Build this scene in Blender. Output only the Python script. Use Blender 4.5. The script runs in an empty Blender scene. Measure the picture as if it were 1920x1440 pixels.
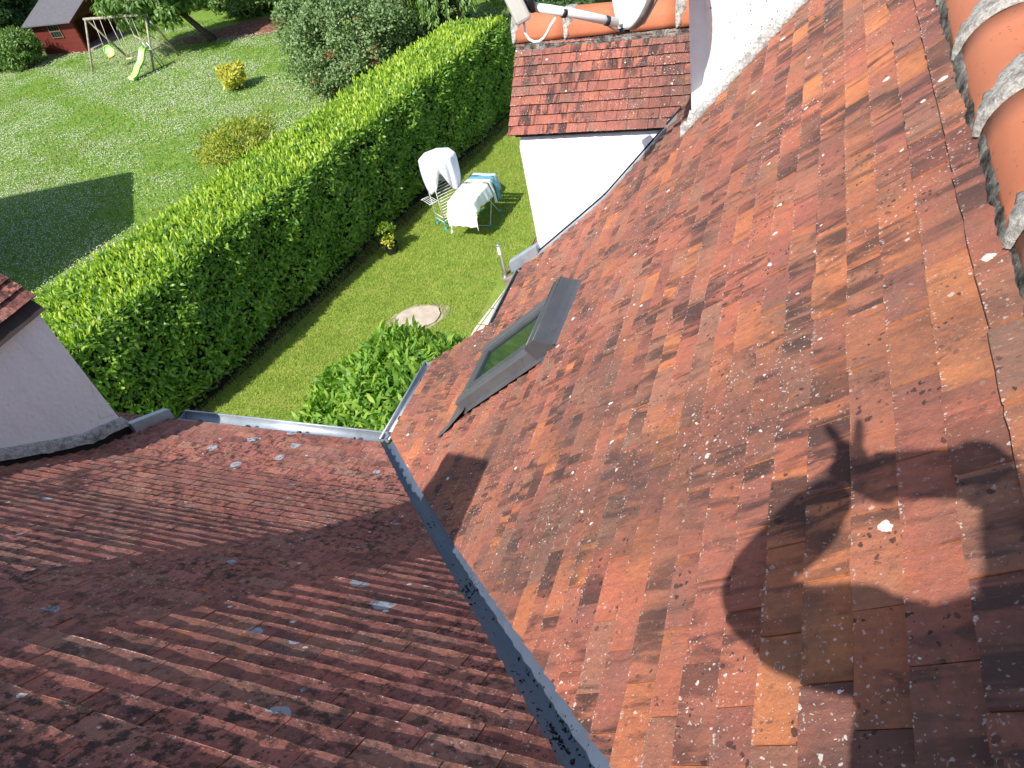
import bpy, math, random
import numpy as np
from mathutils import Vector, Matrix, Euler
rng = np.random.default_rng(7); random.seed(7)
scene = bpy.context.scene
COL = scene.collection
PI = math.pi

# ---------------------------------------------------------------- camera
CAM = Vector((0.0, 0.0, 8.0))
R0 = Vector((0.93454026, 0.30226497, -0.18780409))     # image right
R1 = Vector((0.07210068, -0.67763731, -0.73185325))    # image down
R2 = Vector((-0.34847666, 0.67040553, -0.65507286))    # view direction
cd = bpy.data.cameras.new('camera'); cam = bpy.data.objects.new('camera', cd); COL.objects.link(cam)
M = Matrix.Identity(4)
for i in range(3):
    M[i][0] = R0[i]; M[i][1] = -R1[i]; M[i][2] = -R2[i]; M[i][3] = CAM[i]
cam.matrix_world = M
cd.sensor_width = 36.0; cd.lens = 1356.245 / 1920 * 36.0
cd.clip_start = 0.02; cd.clip_end = 600
scene.camera = cam

# ---------------------------------------------------------------- light
SAZ, SEL = math.radians(17.0), math.radians(48.0)
SUN = Vector((-math.sin(SAZ) * math.cos(SEL), -math.cos(SAZ) * math.cos(SEL), math.sin(SEL)))   # towards the sun
w = bpy.data.worlds.new('World'); scene.world = w; w.use_nodes = True
nt = w.node_tree; bg = nt.nodes['Background']
sky = nt.nodes.new('ShaderNodeTexSky'); sky.sky_type = 'NISHITA'; sky.sun_disc = False
sky.sun_elevation = SEL; sky.sun_rotation = math.atan2(SUN.x, SUN.y)
sky.altitude = 100; sky.air_density = 1.0; sky.dust_density = 1.0
nt.links.new(sky.outputs[0], bg.inputs[0]); bg.inputs[1].default_value = 0.13
sl = bpy.data.lights.new('sun', 'SUN'); so = bpy.data.objects.new('sun', sl); COL.objects.link(so)
sl.energy = 4.4; sl.angle = math.radians(0.5); sl.color = (1.0, 0.965, 0.91)
so.rotation_euler = (-SUN).to_track_quat('-Z', 'Y').to_euler(); so.location = (0, -10, 20)
vs = scene.view_settings; vs.view_transform = 'Standard'; vs.look = 'None'; vs.exposure = 0.75; vs.gamma = 1.0
scene.render.film_transparent = False
scene.cycles.max_bounces = 6; scene.cycles.transparent_max_bounces = 6

# ---------------------------------------------------------------- helpers: objects
def wloc(o):
    v = Vector((0, 0, 0))
    while o is not None:
        v += o.location; o = o.parent
    return v

def link(name, me, mat, parent=None, smooth=False):
    o = bpy.data.objects.new(name, me); COL.objects.link(o)
    if mat is not None: me.materials.append(mat)
    if parent is not None: o.parent = parent
    if smooth: me.polygons.foreach_set('use_smooth', [True] * len(me.polygons))
    return o

def tag(o, label=None, cat=None, group=None, kind=None):
    if label: o['label'] = label
    if cat: o['category'] = cat
    if group: o['group'] = group
    if kind: o['kind'] = kind
    return o

def thing(name, loc, label, cat, group=None):
    o = bpy.data.objects.new(name, None); COL.objects.link(o); o.location = loc
    o.empty_display_size = 0.2
    return tag(o, label, cat, group)

class MB:
    def __init__(s): s.v = []; s.f = []
    def quad(s, *p):
        b = len(s.v); s.v += [tuple(q) for q in p]; s.f.append(tuple(range(b, b + len(p))))
    def box(s, c, size, ax=None):
        c = Vector(c); h = [x / 2 for x in size]
        A = [Vector(a).normalized() for a in ax] if ax else [Vector((1, 0, 0)), Vector((0, 1, 0)), Vector((0, 0, 1))]
        b = len(s.v)
        for k in range(8):
            p = c + A[0] * (h[0] if k & 1 else -h[0]) + A[1] * (h[1] if k & 2 else -h[1]) + A[2] * (h[2] if k & 4 else -h[2])
            s.v.append(tuple(p))
        for q in ((0, 2, 3, 1), (4, 5, 7, 6), (0, 1, 5, 4), (2, 6, 7, 3), (0, 4, 6, 2), (1, 3, 7, 5)):
            s.f.append(tuple(b + i for i in q))
    def bar(s, p, q, wd, ht, up=(0, 0, 1)):
        p, q = Vector(p), Vector(q); a = (q - p); L = a.length; a.normalize()
        sd = a.cross(Vector(up))
        if sd.length < 1e-5: sd = a.cross(Vector((1, 0, 0)))
        sd.normalize(); u = sd.cross(a)
        s.box((p + q) / 2, (L, wd, ht), (a, sd, u))
    def tube(s, pts, r, n=8, cap=True):
        pts = [Vector(p) for p in pts]; rs = r if isinstance(r, (list, tuple)) else [r] * len(pts)
        b = len(s.v); prev = None
        for i, p in enumerate(pts):
            a = (pts[min(i + 1, len(pts) - 1)] - pts[max(i - 1, 0)]).normalized()
            if prev is None:
                u = a.orthogonal().normalized()
            else:
                u = prev - a * prev.dot(a)
                u = u.normalized() if u.length > 1e-6 else a.orthogonal().normalized()
            prev = u; vv = a.cross(u)
            for k in range(n):
                t = 2 * PI * k / n
                s.v.append(tuple(p + (u * math.cos(t) + vv * math.sin(t)) * rs[i]))
        for i in range(len(pts) - 1):
            for k in range(n):
                k2 = (k + 1) % n
                s.f.append((b + i * n + k, b + i * n + k2, b + (i + 1) * n + k2, b + (i + 1) * n + k))
        if cap:
            s.f.append(tuple(b + k for k in reversed(range(n))))
            s.f.append(tuple(b + (len(pts) - 1) * n + k for k in range(n)))
    def prism(s, poly, ext):
        e = Vector(ext); b = len(s.v); n = len(poly)
        s.v += [tuple(p) for p in poly] + [tuple(Vector(p) + e) for p in poly]
        s.f.append(tuple(range(b, b + n))); s.f.append(tuple(reversed(range(b + n, b + 2 * n))))
        for k in range(n):
            k2 = (k + 1) % n
            s.f.append((b + k2, b + k, b + n + k, b + n + k2))
    def grid(s, P):
        b = len(s.v); n, m = len(P), len(P[0])
        for row in P:
            for p in row: s.v.append(tuple(p))
        for i in range(n - 1):
            for j in range(m - 1):
                s.f.append((b + i * m + j, b + i * m + j + 1, b + (i + 1) * m + j + 1, b + (i + 1) * m + j))
    def lathe(s, c, prof, n=20):
        c = Vector(c); b = len(s.v); m = len(prof)
        for (r, z) in prof:
            for k in range(n):
                t = 2 * PI * k / n; s.v.append((c.x + r * math.cos(t), c.y + r * math.sin(t), c.z + z))
        for i in range(m - 1):
            for k in range(n):
                k2 = (k + 1) % n; s.f.append((b + i * n + k, b + i * n + k2, b + (i + 1) * n + k2, b + (i + 1) * n + k))
        s.f.append(tuple(b + k for k in reversed(range(n)))); s.f.append(tuple(b + (m - 1) * n + k for k in range(n)))
    def build(s, name, mat, parent=None, smooth=False, bevel=0, solid=0, fix=True):
        off = wloc(parent) if parent is not None else Vector((0, 0, 0))
        me = bpy.data.meshes.new(name)
        me.from_pydata([(x - off.x, y - off.y, z - off.z) for x, y, z in s.v], [], s.f); me.update()
        o = link(name, me, mat, parent, smooth)
        if fix:
            import bmesh
            bm = bmesh.new(); bm.from_mesh(me); bmesh.ops.recalc_face_normals(bm, faces=bm.faces); bm.to_mesh(me); bm.free()
        if solid:
            m = o.modifiers.new('solid', 'SOLIDIFY'); m.thickness = solid; m.offset = 0
        if bevel:
            m = o.modifiers.new('bevel', 'BEVEL'); m.width = bevel; m.segments = 2; m.limit_method = 'ANGLE'
        return o

def npmesh(name, V, loops, starts, mat, parent=None, smooth=False):
    off = wloc(parent) if parent is not None else Vector((0, 0, 0))
    V = np.asarray(V, np.float32) - np.array(off, np.float32)
    me = bpy.data.meshes.new(name)
    me.vertices.add(len(V)); me.vertices.foreach_set('co', V.ravel())
    me.loops.add(len(loops)); me.loops.foreach_set('vertex_index', np.asarray(loops, np.int32))
    me.polygons.add(len(starts)); me.polygons.foreach_set('loop_start', np.asarray(starts, np.int32))
    me.update(calc_edges=True); me.validate()
    return link(name, me, mat, parent, smooth)

# ---------------------------------------------------------------- helpers: materials
class NT:
    def __init__(s, name):
        s.m = bpy.data.materials.new(name); s.m.use_nodes = True
        s.t = s.m.node_tree; s.b = s.t.nodes['Principled BSDF']; s.out = s.t.nodes['Material Output']
    def n(s, typ, **kw):
        nd = s.t.nodes.new(typ)
        for k, v in kw.items(): setattr(nd, k, v)
        return nd
    def l(s, a, b): s.t.links.new(a, b)
    def val(s, inp, x):
        if hasattr(x, 'is_linked') or isinstance(x, bpy.types.NodeSocket): s.l(x, inp)
        else:
            if isinstance(x, (tuple, list)) and len(x) == 3 and inp.type == 'RGBA': x = tuple(x) + (1,)
            inp.default_value = x
    def coord(s, which='Object'):
        return s.n('ShaderNodeTexCoord').outputs[which]
    def mapping(s, vec, scale=(1, 1, 1), loc=(0, 0, 0), rot=(0, 0, 0)):
        m = s.n('ShaderNodeMapping'); s.l(vec, m.inputs[0]); m.inputs[3].default_value = scale
        s.val(m.inputs[1], loc); m.inputs[2].default_value = rot
        return m.outputs[0]
    def noise(s, vec, scale, detail=3, rough=0.55, dist=0.0, out=0):
        t = s.n('ShaderNodeTexNoise'); s.l(vec, t.inputs['Vector'])
        t.inputs['Scale'].default_value = scale; t.inputs['Detail'].default_value = detail
        t.inputs['Roughness'].default_value = rough; t.inputs['Distortion'].default_value = dist
        return t.outputs[out]
    def vor(s, vec, scale, feature='F1', dim='3D'):
        t = s.n('ShaderNodeTexVoronoi', feature=feature, voronoi_dimensions=dim); s.l(vec, t.inputs['Vector']); t.inputs['Scale'].default_value = scale
        return t
    def ramp(s, fac, stops, interp='LINEAR'):
        r = s.n('ShaderNodeValToRGB'); s.l(fac, r.inputs[0]); cr = r.color_ramp; cr.interpolation = interp
        while len(cr.elements) < len(stops): cr.elements.new(0.5)
        for e, (p, c) in zip(cr.elements, stops):
            e.position = p; e.color = tuple(c) + (1,) if not isinstance(c, (int, float)) else (c, c, c, 1)
        return r.outputs[0]
    def mix(s, fac, a, b, blend='MIX'):
        m = s.n('ShaderNodeMix', data_type='RGBA', blend_type=blend)
        s.val(m.inputs[0], fac); s.val(m.inputs[6], a); s.val(m.inputs[7], b)
        return m.outputs[2]
    def math(s, op, a, b=0.0, c=0.0, clamp=False):
        m = s.n('ShaderNodeMath', operation=op, use_clamp=clamp); s.val(m.inputs[0], a); s.val(m.inputs[1], b)
        if op in ('MULTIPLY_ADD', 'SMOOTH_MIN', 'COMPARE'): s.val(m.inputs[2], c)
        return m.outputs[0]
    def vmath(s, op, a, b):
        m = s.n('ShaderNodeVectorMath', operation=op); s.val(m.inputs[0], a); s.val(m.inputs[1], b); return m.outputs[0]
    def sep(s, c):
        q = s.n('ShaderNodeSeparateColor'); s.l(c, q.inputs[0]); return q.outputs
    def bump(s, h, strength=0.3, dist=0.01):
        b = s.n('ShaderNodeBump'); s.l(h, b.inputs['Height']); b.inputs['Strength'].default_value = strength; b.inputs['Distance'].default_value = dist
        s.l(b.outputs[0], s.b.inputs['Normal']); return b.outputs[0]
    def setp(s, color=None, rough=0.7, metal=0.0, spec=0.4):
        if color is not None: s.val(s.b.inputs['Base Color'], color)
        s.val(s.b.inputs['Roughness'], rough); s.val(s.b.inputs['Metallic'], metal); s.val(s.b.inputs['Specular IOR Level'], spec)
        return s.m

def simple(name, color, rough=0.7, metal=0.0, var=0.12, scale=8, bump=0.0, bscale=60, spec=0.4):
    k = NT(name); c = k.coord()
    nz = k.noise(c, scale, 4)
    dark = tuple(x * (1 - var * 1.6) for x in color); lite = tuple(min(1, x * (1 + var)) for x in color)
    k.setp(k.ramp(nz, [(0.3, dark), (0.7, lite)]), rough, metal, spec)
    if bump: k.bump(k.noise(c, bscale, 4), bump, 0.01)
    return k.m

def tile_material(name, stops, soot=0.0, grain=0.38, dirt=0.45, streak=0.5, speck=0.6, disc=0.0, moss=0.0, patina=(0.13, 0.085, 0.06), seed=0.0):
    k = NT(name)
    uv = k.n('ShaderNodeUVMap', uv_map='UVMap').outputs[0]; lo_ = k.n('ShaderNodeSeparateXYZ'); k.l(k.n('ShaderNodeUVMap', uv_map='loc').outputs[0], lo_.inputs[0]); lv = lo_.outputs[1]
    att = k.n('ShaderNodeAttribute', attribute_name='tile'); rr = k.sep(att.outputs['Color'])
    obj = k.coord()
    off = k.n('ShaderNodeCombineXYZ'); k.l(k.math('MULTIPLY', rr[0], 37.0), off.inputs[0]); k.l(k.math('MULTIPLY', rr[1], 53.0), off.inputs[1]); off.inputs[2].default_value = seed
    tuv = k.vmath('ADD', uv, off.outputs[0])            # breaks every pattern at the tile joints
    base = k.ramp(rr[2], stops)
    # fired colour drifts inside each tile
    drift = k.noise(k.mapping(tuv, (7, 4, 1)), 1.0, 3)
    base = k.mix(k.ramp(drift, [(0.35, 0.0), (0.75, 0.5)]), base, (0.42, 0.115, 0.062))
    big = k.noise(obj, 1.1, 4, 0.6)
    base = k.mix(k.ramp(big, [(0.42, 0.0), (0.72, dirt)]), base, patina)
    grey = k.noise(k.mapping(uv, (2.2, 2.0, 1), (seed, 3, 0)), 2.2, 5, 0.62)
    base = k.mix(k.ramp(grey, [(0.5, 0.0), (0.7, dirt)]), base, (0.16, 0.115, 0.085))
    # orange unweathered patches near joints
    org = k.noise(k.mapping(tuv, (12, 9, 1)), 1.0, 2)
    base = k.mix(k.ramp(org, [(0.62, 0.0), (0.72, 0.45)]), base, (0.5, 0.155, 0.045))
    # dark algae streaks running down the slope
    stv = k.noise(k.mapping(tuv, (19, 4.5, 1)), 1.0, 5, 0.62, 0.5)
    gate = k.noise(k.mapping(uv, (1.6, 1.2, 1), (9 + seed, 2, 0)), 2.0, 3)
    stv = k.math('ADD', stv, k.math('MULTIPLY', k.math('SUBTRACT', rr[1], 0.45), 0.20))
    stm = k.math('MULTIPLY', k.ramp(stv, [(0.50, 0.0), (0.62, 1.0)]), k.ramp(gate, [(0.36, 0.25), (0.56, 1.0)]))
    base = k.mix(k.math('MULTIPLY', stm, streak), base, (0.045, 0.026, 0.024))
    # fine weathering grain running down the slope
    gr = k.noise(k.mapping(tuv, (75, 11, 1)), 1.0, 4, 0.7)
    base = k.mix(k.ramp(gr, [(0.42, 0.0), (0.74, grain)]), base, (0.12, 0.062, 0.052))
    base = k.mix(k.ramp(gr, [(0.24, 0.4), (0.42, 0.0)]), base, (0.50, 0.20, 0.12))
    # freshly broken, unweathered tile sides; lower edges painted dark as shade under each course
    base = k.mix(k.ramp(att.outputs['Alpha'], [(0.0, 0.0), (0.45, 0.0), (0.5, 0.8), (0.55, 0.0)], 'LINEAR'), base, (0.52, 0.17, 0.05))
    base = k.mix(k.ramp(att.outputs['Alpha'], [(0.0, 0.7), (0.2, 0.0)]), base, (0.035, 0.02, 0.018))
    # mottled crust
    crust = k.noise(uv, 55, 6, 0.7)
    base = k.mix(k.ramp(crust, [(0.47, 0.0), (0.77, 0.45)]), base, (0.10, 0.06, 0.05))
    if soot:
        so_ = k.noise(k.mapping(uv, (0.75, 0.42, 1), (2.3, 6.1, 0), (0, 0, 0.5)), 2.0, 5, 0.62)
        sb_ = k.noise(uv, 38, 5, 0.7)
        base = k.mix(k.math('MULTIPLY', k.ramp(so_, [(0.47, 0.0), (0.62, soot)]), k.ramp(sb_, [(0.36, 0.45), (0.6, 1.0)])), base, (0.085, 0.055, 0.045))
    # small black lichen dots
    nz = k.noise(uv, 60, 2, out=1)
    vs_ = k.n('ShaderNodeVectorMath', operation='SCALE'); k.l(nz, vs_.inputs[0]); vs_.inputs[3].default_value = 0.018
    duv = k.vmath('ADD', uv, vs_.outputs[0])
    def spots(scale, keep, rmax, color, amount, src=duv, gate_=None):
        nonlocal base
        v = k.vor(src, scale, dim='2D'); cc = k.sep(v.outputs['Color'])
        rad = k.math('MULTIPLY', k.math('MULTIPLY', cc[1], cc[1]), rmax)
        m = k.math('LESS_THAN', v.outputs['Distance'], rad)
        m = k.math('MULTIPLY', m, k.math('GREATER_THAN', cc[0], keep))
        if gate_ is not None: m = k.math('MULTIPLY', m, gate_)
        base = k.mix(k.math('MULTIPLY', m, amount), base, color)
        return m
    dg = k.ramp(k.noise(k.mapping(tuv, (5, 5, 1)), 1.0, 2), [(0.46, 0.0), (0.6, 1.0)])
    spots(85, 0.66, 0.42, (0.03, 0.02, 0.02), 0.8, gate_=dg)
    spots(42, 0.82, 0.30, (0.035, 0.022, 0.02), 0.8, gate_=dg)
    sg = k.ramp(k.noise(k.mapping(obj, loc=(4 + seed, 1, 2)), 2.3, 4), [(0.42, 0.12), (0.62, 1.0)])
    spots(210, 1 - 0.40 * speck, 0.42, (0.50, 0.42, 0.36), 0.75, gate_=sg)
    spots(120, 1 - 0.20 * speck, 0.34, (0.66, 0.60, 0.53), 0.85, gate_=sg)
    spots(46, 1 - 0.12 * speck, 0.22, (0.70, 0.66, 0.58), 0.85, gate_=sg)
    spots(13, 0.91, 0.15, (0.66, 0.64, 0.57), 0.85)
    edge = k.ramp(k.math('ADD', k.math('MULTIPLY', lv, 60.0), k.math('MULTIPLY', k.noise(uv, 40, 3), 0.6)), [(0.35, 1.0), (0.85, 0.0)])
    spots(170, 0.45, 0.5, (0.56, 0.50, 0.43), 0.8, gate_=edge)
    if disc: spots(5.5, 1 - disc, 0.26, (0.33, 0.36, 0.39), 0.9)
    if moss:
        mv = k.noise(uv, 24, 6, 0.72); mg = k.noise(obj, 2.0, 3)
        su_ = k.n('ShaderNodeSeparateXYZ'); k.l(uv, su_.inputs[0])      # more moss high up the slope, near the ridge
        mg = k.math('ADD', mg, k.math('MULTIPLY', k.ramp(su_.outputs[1], [(0.25, 1.0), (0.95, 0.0)]), 0.22))
        mv = k.math('ADD', mv, k.math('MULTIPLY', k.ramp(su_.outputs[1], [(0.3, 1.0), (0.9, 0.0)]), 0.085))
        base = k.mix(k.math('MULTIPLY', k.ramp(mv, [(0.5, 0.0), (0.57, 1.0)]), k.ramp(mg, [(0.4, moss * 0.3), (0.6, moss)])), base, (0.022, 0.018, 0.016))
    k.setp(base, 0.86, 0, 0.25)
    hb = k.math('ADD', k.noise(uv, 95, 6, 0.75), k.math('MULTIPLY', k.noise(tuv, 14, 3), 0.8))
    k.bump(hb, 0.8, 0.006)
    return k.m

STOPS = [(0.0, (0.29, 0.105, 0.078)), (0.2, (0.38, 0.124, 0.082)), (0.45, (0.47, 0.146, 0.082)), (0.64, (0.43, 0.156, 0.088)),
         (0.76, (0.31, 0.156, 0.104)), (0.88, (0.55, 0.18, 0.078)), (1.0, (0.62, 0.215, 0.078))]
STOPS_D = [(0.0, (0.33, 0.115, 0.088)), (0.7, (0.40, 0.13, 0.09)), (1.0, (0.45, 0.15, 0.09))]
STOPS_L = [(0.0, (0.28, 0.108, 0.090)), (0.3, (0.36, 0.130, 0.102)), (0.6, (0.42, 0.148, 0.110)), (0.8, (0.34, 0.17, 0.125)), (1.0, (0.48, 0.195, 0.135))]
M_TILE_R = tile_material('clay_tiles_weathered', STOPS, soot=0.62, grain=0.32, dirt=0.6, streak=0.86, speck=0.5, patina=(0.13, 0.08, 0.058))
M_TILE_L = tile_material('clay_tiles_mossy', STOPS_L, dirt=0.3, streak=0.45, speck=0.42, disc=0.2, moss=0.85, patina=(0.16, 0.06, 0.048), seed=3.7)
M_TILE_D = tile_material('clay_tiles_dormer', STOPS_D, dirt=0.8, streak=0.95, speck=0.8, patina=(0.085, 0.05, 0.046), seed=8.1)

def ridge_material():
    k = NT('ridge_clay'); c = k.coord()
    base = k.ramp(k.noise(c, 3, 4), [(0.3, (0.36, 0.115, 0.055)), (0.7, (0.47, 0.155, 0.072))])
    base = k.mix(k.ramp(k.noise(k.mapping(c, (22, 5, 5)), 1, 4), [(0.55, 0.0), (0.75, 0.35)]), base, (0.30, 0.085, 0.045))
    base = k.mix(k.ramp(k.noise(c, 40, 5, 0.7), [(0.58, 0.0), (0.74, 0.4)]), base, (0.16, 0.07, 0.045))
    v = k.vor(c, 60); cc = k.sep(v.outputs['Color'])
    m = k.math('MULTIPLY', k.math('LESS_THAN', v.outputs['Distance'], 0.16), k.math('GREATER_THAN', cc[0], 0.7))
    base = k.mix(k.math('MULTIPLY', m, 0.7), base, (0.09, 0.05, 0.04))
    k.setp(base, 0.72, 0, 0.3); k.bump(k.noise(c, 120, 4), 0.15, 0.004); return k.m
M_RIDGE = ridge_material()

def mortar_material(name, lite=(0.52, 0.48, 0.42), dark=(0.06, 0.05, 0.042), cut=0.5):
    k = NT(name); c = k.coord()
    n1 = k.noise(c, 14, 6, 0.7); n2 = k.noise(c, 90, 5, 0.75)
    base = k.mix(k.ramp(n1, [(cut - 0.1, 0.0), (cut + 0.08, 1.0)]), dark, lite)
    base = k.mix(k.ramp(n2, [(0.45, 0.0), (0.6, 0.75)]), base, tuple(x * 0.35 for x in lite))
    k.setp(base, 0.95, 0, 0.1); k.bump(k.math('ADD', n2, n1), 1.0, 0.012); return k.m
M_MORTAR = mortar_material('mortar_lichen', (0.56, 0.52, 0.46), (0.09, 0.08, 0.07), cut=0.42)
M_BED = mortar_material('mortar_bedding_mossy', (0.34, 0.32, 0.28), (0.03, 0.026, 0.02), 0.54)
M_SKIRT = mortar_material('render_skirt_dirty', (0.62, 0.62, 0.61), (0.17, 0.17, 0.17), 0.42)

def render_material(name, col=(0.86, 0.865, 0.88), specks=0.5, low=None):
    k = NT(name); c = k.coord()
    base = k.ramp(k.noise(c, 2.2, 5), [(0.3, tuple(x * 0.93 for x in col)), (0.7, col)])
    v = k.vor(c, 75 if specks < 0.6 else 42); cc = k.sep(v.outputs['Color'])
    rad = k.math('MULTIPLY', cc[1], 0.30)
    m = k.math('MULTIPLY', k.math('LESS_THAN', v.outputs['Distance'], rad), k.math('GREATER_THAN', cc[0], 1 - 0.35 * specks))
    base = k.mix(k.math('MULTIPLY', m, 0.9), base, (0.07, 0.065, 0.06))
    n = k.noise(c, 5, 6, 0.7)
    base = k.mix(k.ramp(n, [(0.58, 0.0), (0.8, 0.22)]), base, (0.45, 0.43, 0.4))
    st = k.noise(k.mapping(c, (9, 9, 0.7)), 1.0, 5, 0.65)      # rain streaks
    base = k.mix(k.ramp(st, [(0.52, 0.0), (0.75, 0.20)]), base, (0.36, 0.35, 0.33))
    cr = k.vor(k.mapping(c, (1.1, 1.1, 1.1)), 1.0, 'DISTANCE_TO_EDGE').outputs['Distance']
    base = k.mix(k.ramp(k.math('ADD', cr, k.math('MULTIPLY', k.noise(c, 6, 4), 0.02)), [(0.0105, 0.35), (0.0125, 0.0)]), base, (0.3, 0.29, 0.28))
    k.setp(base, 0.92, 0, 0.15)
    h = k.math('ADD', k.noise(c, 42, 5, 0.6), k.math('MULTIPLY', k.ramp(k.vor(c, 30, 'SMOOTH_F1').outputs['Distance'], [(0.0, 0.0), (0.6, 1.0)]), 0.5))
    k.bump(h, 0.55, 0.008); return k.m
M_RENDER = render_material('white_render', specks=0.25)
M_ROUGH = render_material('rough_render_speckled', (0.80, 0.78, 0.75), specks=1.0)
M_SMOOTH = simple('smooth_white_paint', (0.76, 0.76, 0.75), 0.8, var=0.05, scale=12, bump=0.15, bscale=80)

def zinc_material(name, col, rough=0.42, metal=0.75):
    k = NT(name); c = k.coord()
    n1 = k.noise(c, 5, 5, 0.65); n2 = k.noise(k.mapping(c, (4, 4, 1)), 9, 5, 0.7)
    base = k.ramp(n1, [(0.3, tuple(x * 0.72 for x in col)), (0.7, col)])
    base = k.mix(k.ramp(n2, [(0.56, 0.0), (0.74, 0.5)]), base, tuple(x * 0.5 for x in col))
    k.setp(base, k.ramp(n1, [(0.2, rough * 0.8), (0.8, min(1, rough * 1.35))]), metal, 0.5)
    k.bump(k.noise(c, 30, 3), 0.08, 0.004); return k.m
M_ZINC = zinc_material('zinc_valley', (0.115, 0.145, 0.20), 0.55, 0.3)
M_GUTTER = zinc_material('zinc_gutter', (0.48, 0.52, 0.57), 0.5, 0.6)
M_ALU = zinc_material('grey_lacquered_aluminium', (0.125, 0.126, 0.134), 0.45, 0.2)
M_ALU_D = zinc_material('dark_lacquered_aluminium', (0.095, 0.098, 0.107), 0.42, 0.2)
M_DARK = simple('gap_shade_shoe_black', (0.012, 0.011, 0.011), 0.95)  # black for the painted shade strips at the dormers, also the shoes
M_SILT = simple('gutter_silt', (0.03, 0.027, 0.024), 0.9, var=0.4, scale=30)
M_DECK = simple('roof_underlay', (0.05, 0.035, 0.03), 0.95)
M_BLACKPL = simple('black_plastic', (0.015, 0.015, 0.017), 0.45)
M_WHITEPL = simple('white_plastic', (0.72, 0.72, 0.70), 0.4, var=0.05)
M_GREYPL = simple('beige_grey_plastic', (0.42, 0.40, 0.35), 0.55, var=0.08)
M_STEEL = simple('brushed_steel', (0.55, 0.55, 0.55), 0.3, 0.9, var=0.05)
M_TEAL = simple('teal_plastic', (0.02, 0.42, 0.52), 0.45, var=0.05)
M_DIRT = simple('moss_debris', (0.03, 0.026, 0.018), 0.95, var=0.5, scale=40)
M_LEAFDRY = simple('dry_leaf', (0.30, 0.16, 0.07), 0.8, var=0.3, scale=20)

def glass_material():
    k = NT('skylight_glass'); k.setp((0.010, 0.028, 0.022), 0.06, 0.0, 0.35); k.b.inputs['Coat Weight'].default_value = 0.0; k.b.inputs['Coat Roughness'].default_value = 0.02
    return k.m
M_GLASS = glass_material()

def leaf_material(name, stops, trans=0.35, rough=0.42, spec=0.45, tcol=None):
    k = NT(name)
    g = k.n('ShaderNodeNewGeometry')
    rnd = g.outputs['Random Per Island']
    base = k.ramp(rnd, stops)
    c = k.coord(); n = k.noise(c, 1.4, 3)
    base = k.mix(k.ramp(n, [(0.35, 0.0), (0.7, 0.35)]), base, stops[0][1])
    k.setp(base, rough, 0, spec)
    tr = k.n('ShaderNodeBsdfTranslucent'); mx = k.n('ShaderNodeMixShader')
    tc = k.mix(1.0, base, tcol or (1.0, 1.25, 0.35), 'MULTIPLY'); k.l(tc, tr.inputs[0])
    mx.inputs[0].default_value = trans
    k.l(k.b.outputs[0], mx.inputs[1]); k.l(tr.outputs[0], mx.inputs[2]); k.l(mx.outputs[0], k.out.inputs[0])
    return k.m
M_LAUREL = leaf_material('laurel_leaves', [(0.0, (0.09, 0.20, 0.03)), (0.5, (0.20, 0.36, 0.052)), (0.85, (0.32, 0.47, 0.068)), (1.0, (0.43, 0.55, 0.085))], 0.42, 0.4, 0.4)
M_BUSHL = leaf_material('broad_laurel_leaves', [(0.0, (0.12, 0.25, 0.035)), (0.5, (0.25, 0.42, 0.058)), (1.0, (0.41, 0.54, 0.085))], 0.45, 0.48, 0.3)
M_GREY = leaf_material('greygreen_leaves', [(0.0, (0.09, 0.15, 0.05)), (0.5, (0.18, 0.27, 0.10)), (1.0, (0.31, 0.40, 0.18))], 0.3, 0.5, 0.3)
M_DGREEN = leaf_material('dark_green_leaves', [(0.0, (0.03, 0.07, 0.02)), (0.5, (0.06, 0.12, 0.032)), (1.0, (0.11, 0.18, 0.05))], 0.25, 0.45, 0.35)
M_MID = leaf_material('mid_green_leaves', [(0.0, (0.075, 0.15, 0.035)), (0.5, (0.15, 0.255, 0.06)), (1.0, (0.27, 0.38, 0.10))], 0.35, 0.42, 0.35)
M_FIR = leaf_material('fir_needles', [(0.0, (0.02, 0.05, 0.02)), (1.0, (0.05, 0.095, 0.03))], 0.1, 0.6, 0.2)
M_YELLOW = leaf_material('golden_leaves', [(0.0, (0.36, 0.40, 0.05)), (0.6, (0.62, 0.58, 0.08)), (1.0, (0.74, 0.68, 0.14))], 0.35, 0.5, 0.3, (1, 1, 0.4))
M_OLIVE = leaf_material('olive_leaves', [(0.0, (0.18, 0.25, 0.03)), (0.6, (0.35, 0.40, 0.05)), (1.0, (0.56, 0.47, 0.08))], 0.35, 0.5, 0.3)
M_LIME = leaf_material('lime_leaves', [(0.0, (0.11, 0.19, 0.02)), (1.0, (0.27, 0.36, 0.045))], 0.4, 0.5, 0.3)
M_RUST = leaf_material('withered_leaves', [(0.0, (0.16, 0.06, 0.03)), (1.0, (0.28, 0.12, 0.06))], 0.2, 0.7, 0.2, (1, .8, .5))
M_BARK = simple('bark', (0.10, 0.075, 0.055), 0.9, var=0.4, scale=14, bump=0.6, bscale=40)
M_CORE = simple('light_blocking_core', (0.018, 0.028, 0.010), 0.95, var=0.4, scale=9)  # colour of the solid dark cores added behind the leaves
M_WOOD = simple('weathered_pine', (0.36, 0.31, 0.23), 0.8, var=0.22, scale=10, bump=0.3)
M_WOOD2 = simple('greyed_plank', (0.30, 0.25, 0.20), 0.85, var=0.25, scale=9, bump=0.3)
M_ROPE = simple('pale_rope', (0.50, 0.46, 0.38), 0.8)
M_SLIDE = simple('lime_slide_plastic', (0.36, 0.80, 0.16), 0.35, var=0.06)
M_SEATG = simple('green_seat_plastic', (0.35, 0.66, 0.16), 0.4, var=0.06)
M_ORANGE = simple('orange_plastic', (0.75, 0.32, 0.05), 0.4, var=0.06)
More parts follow.
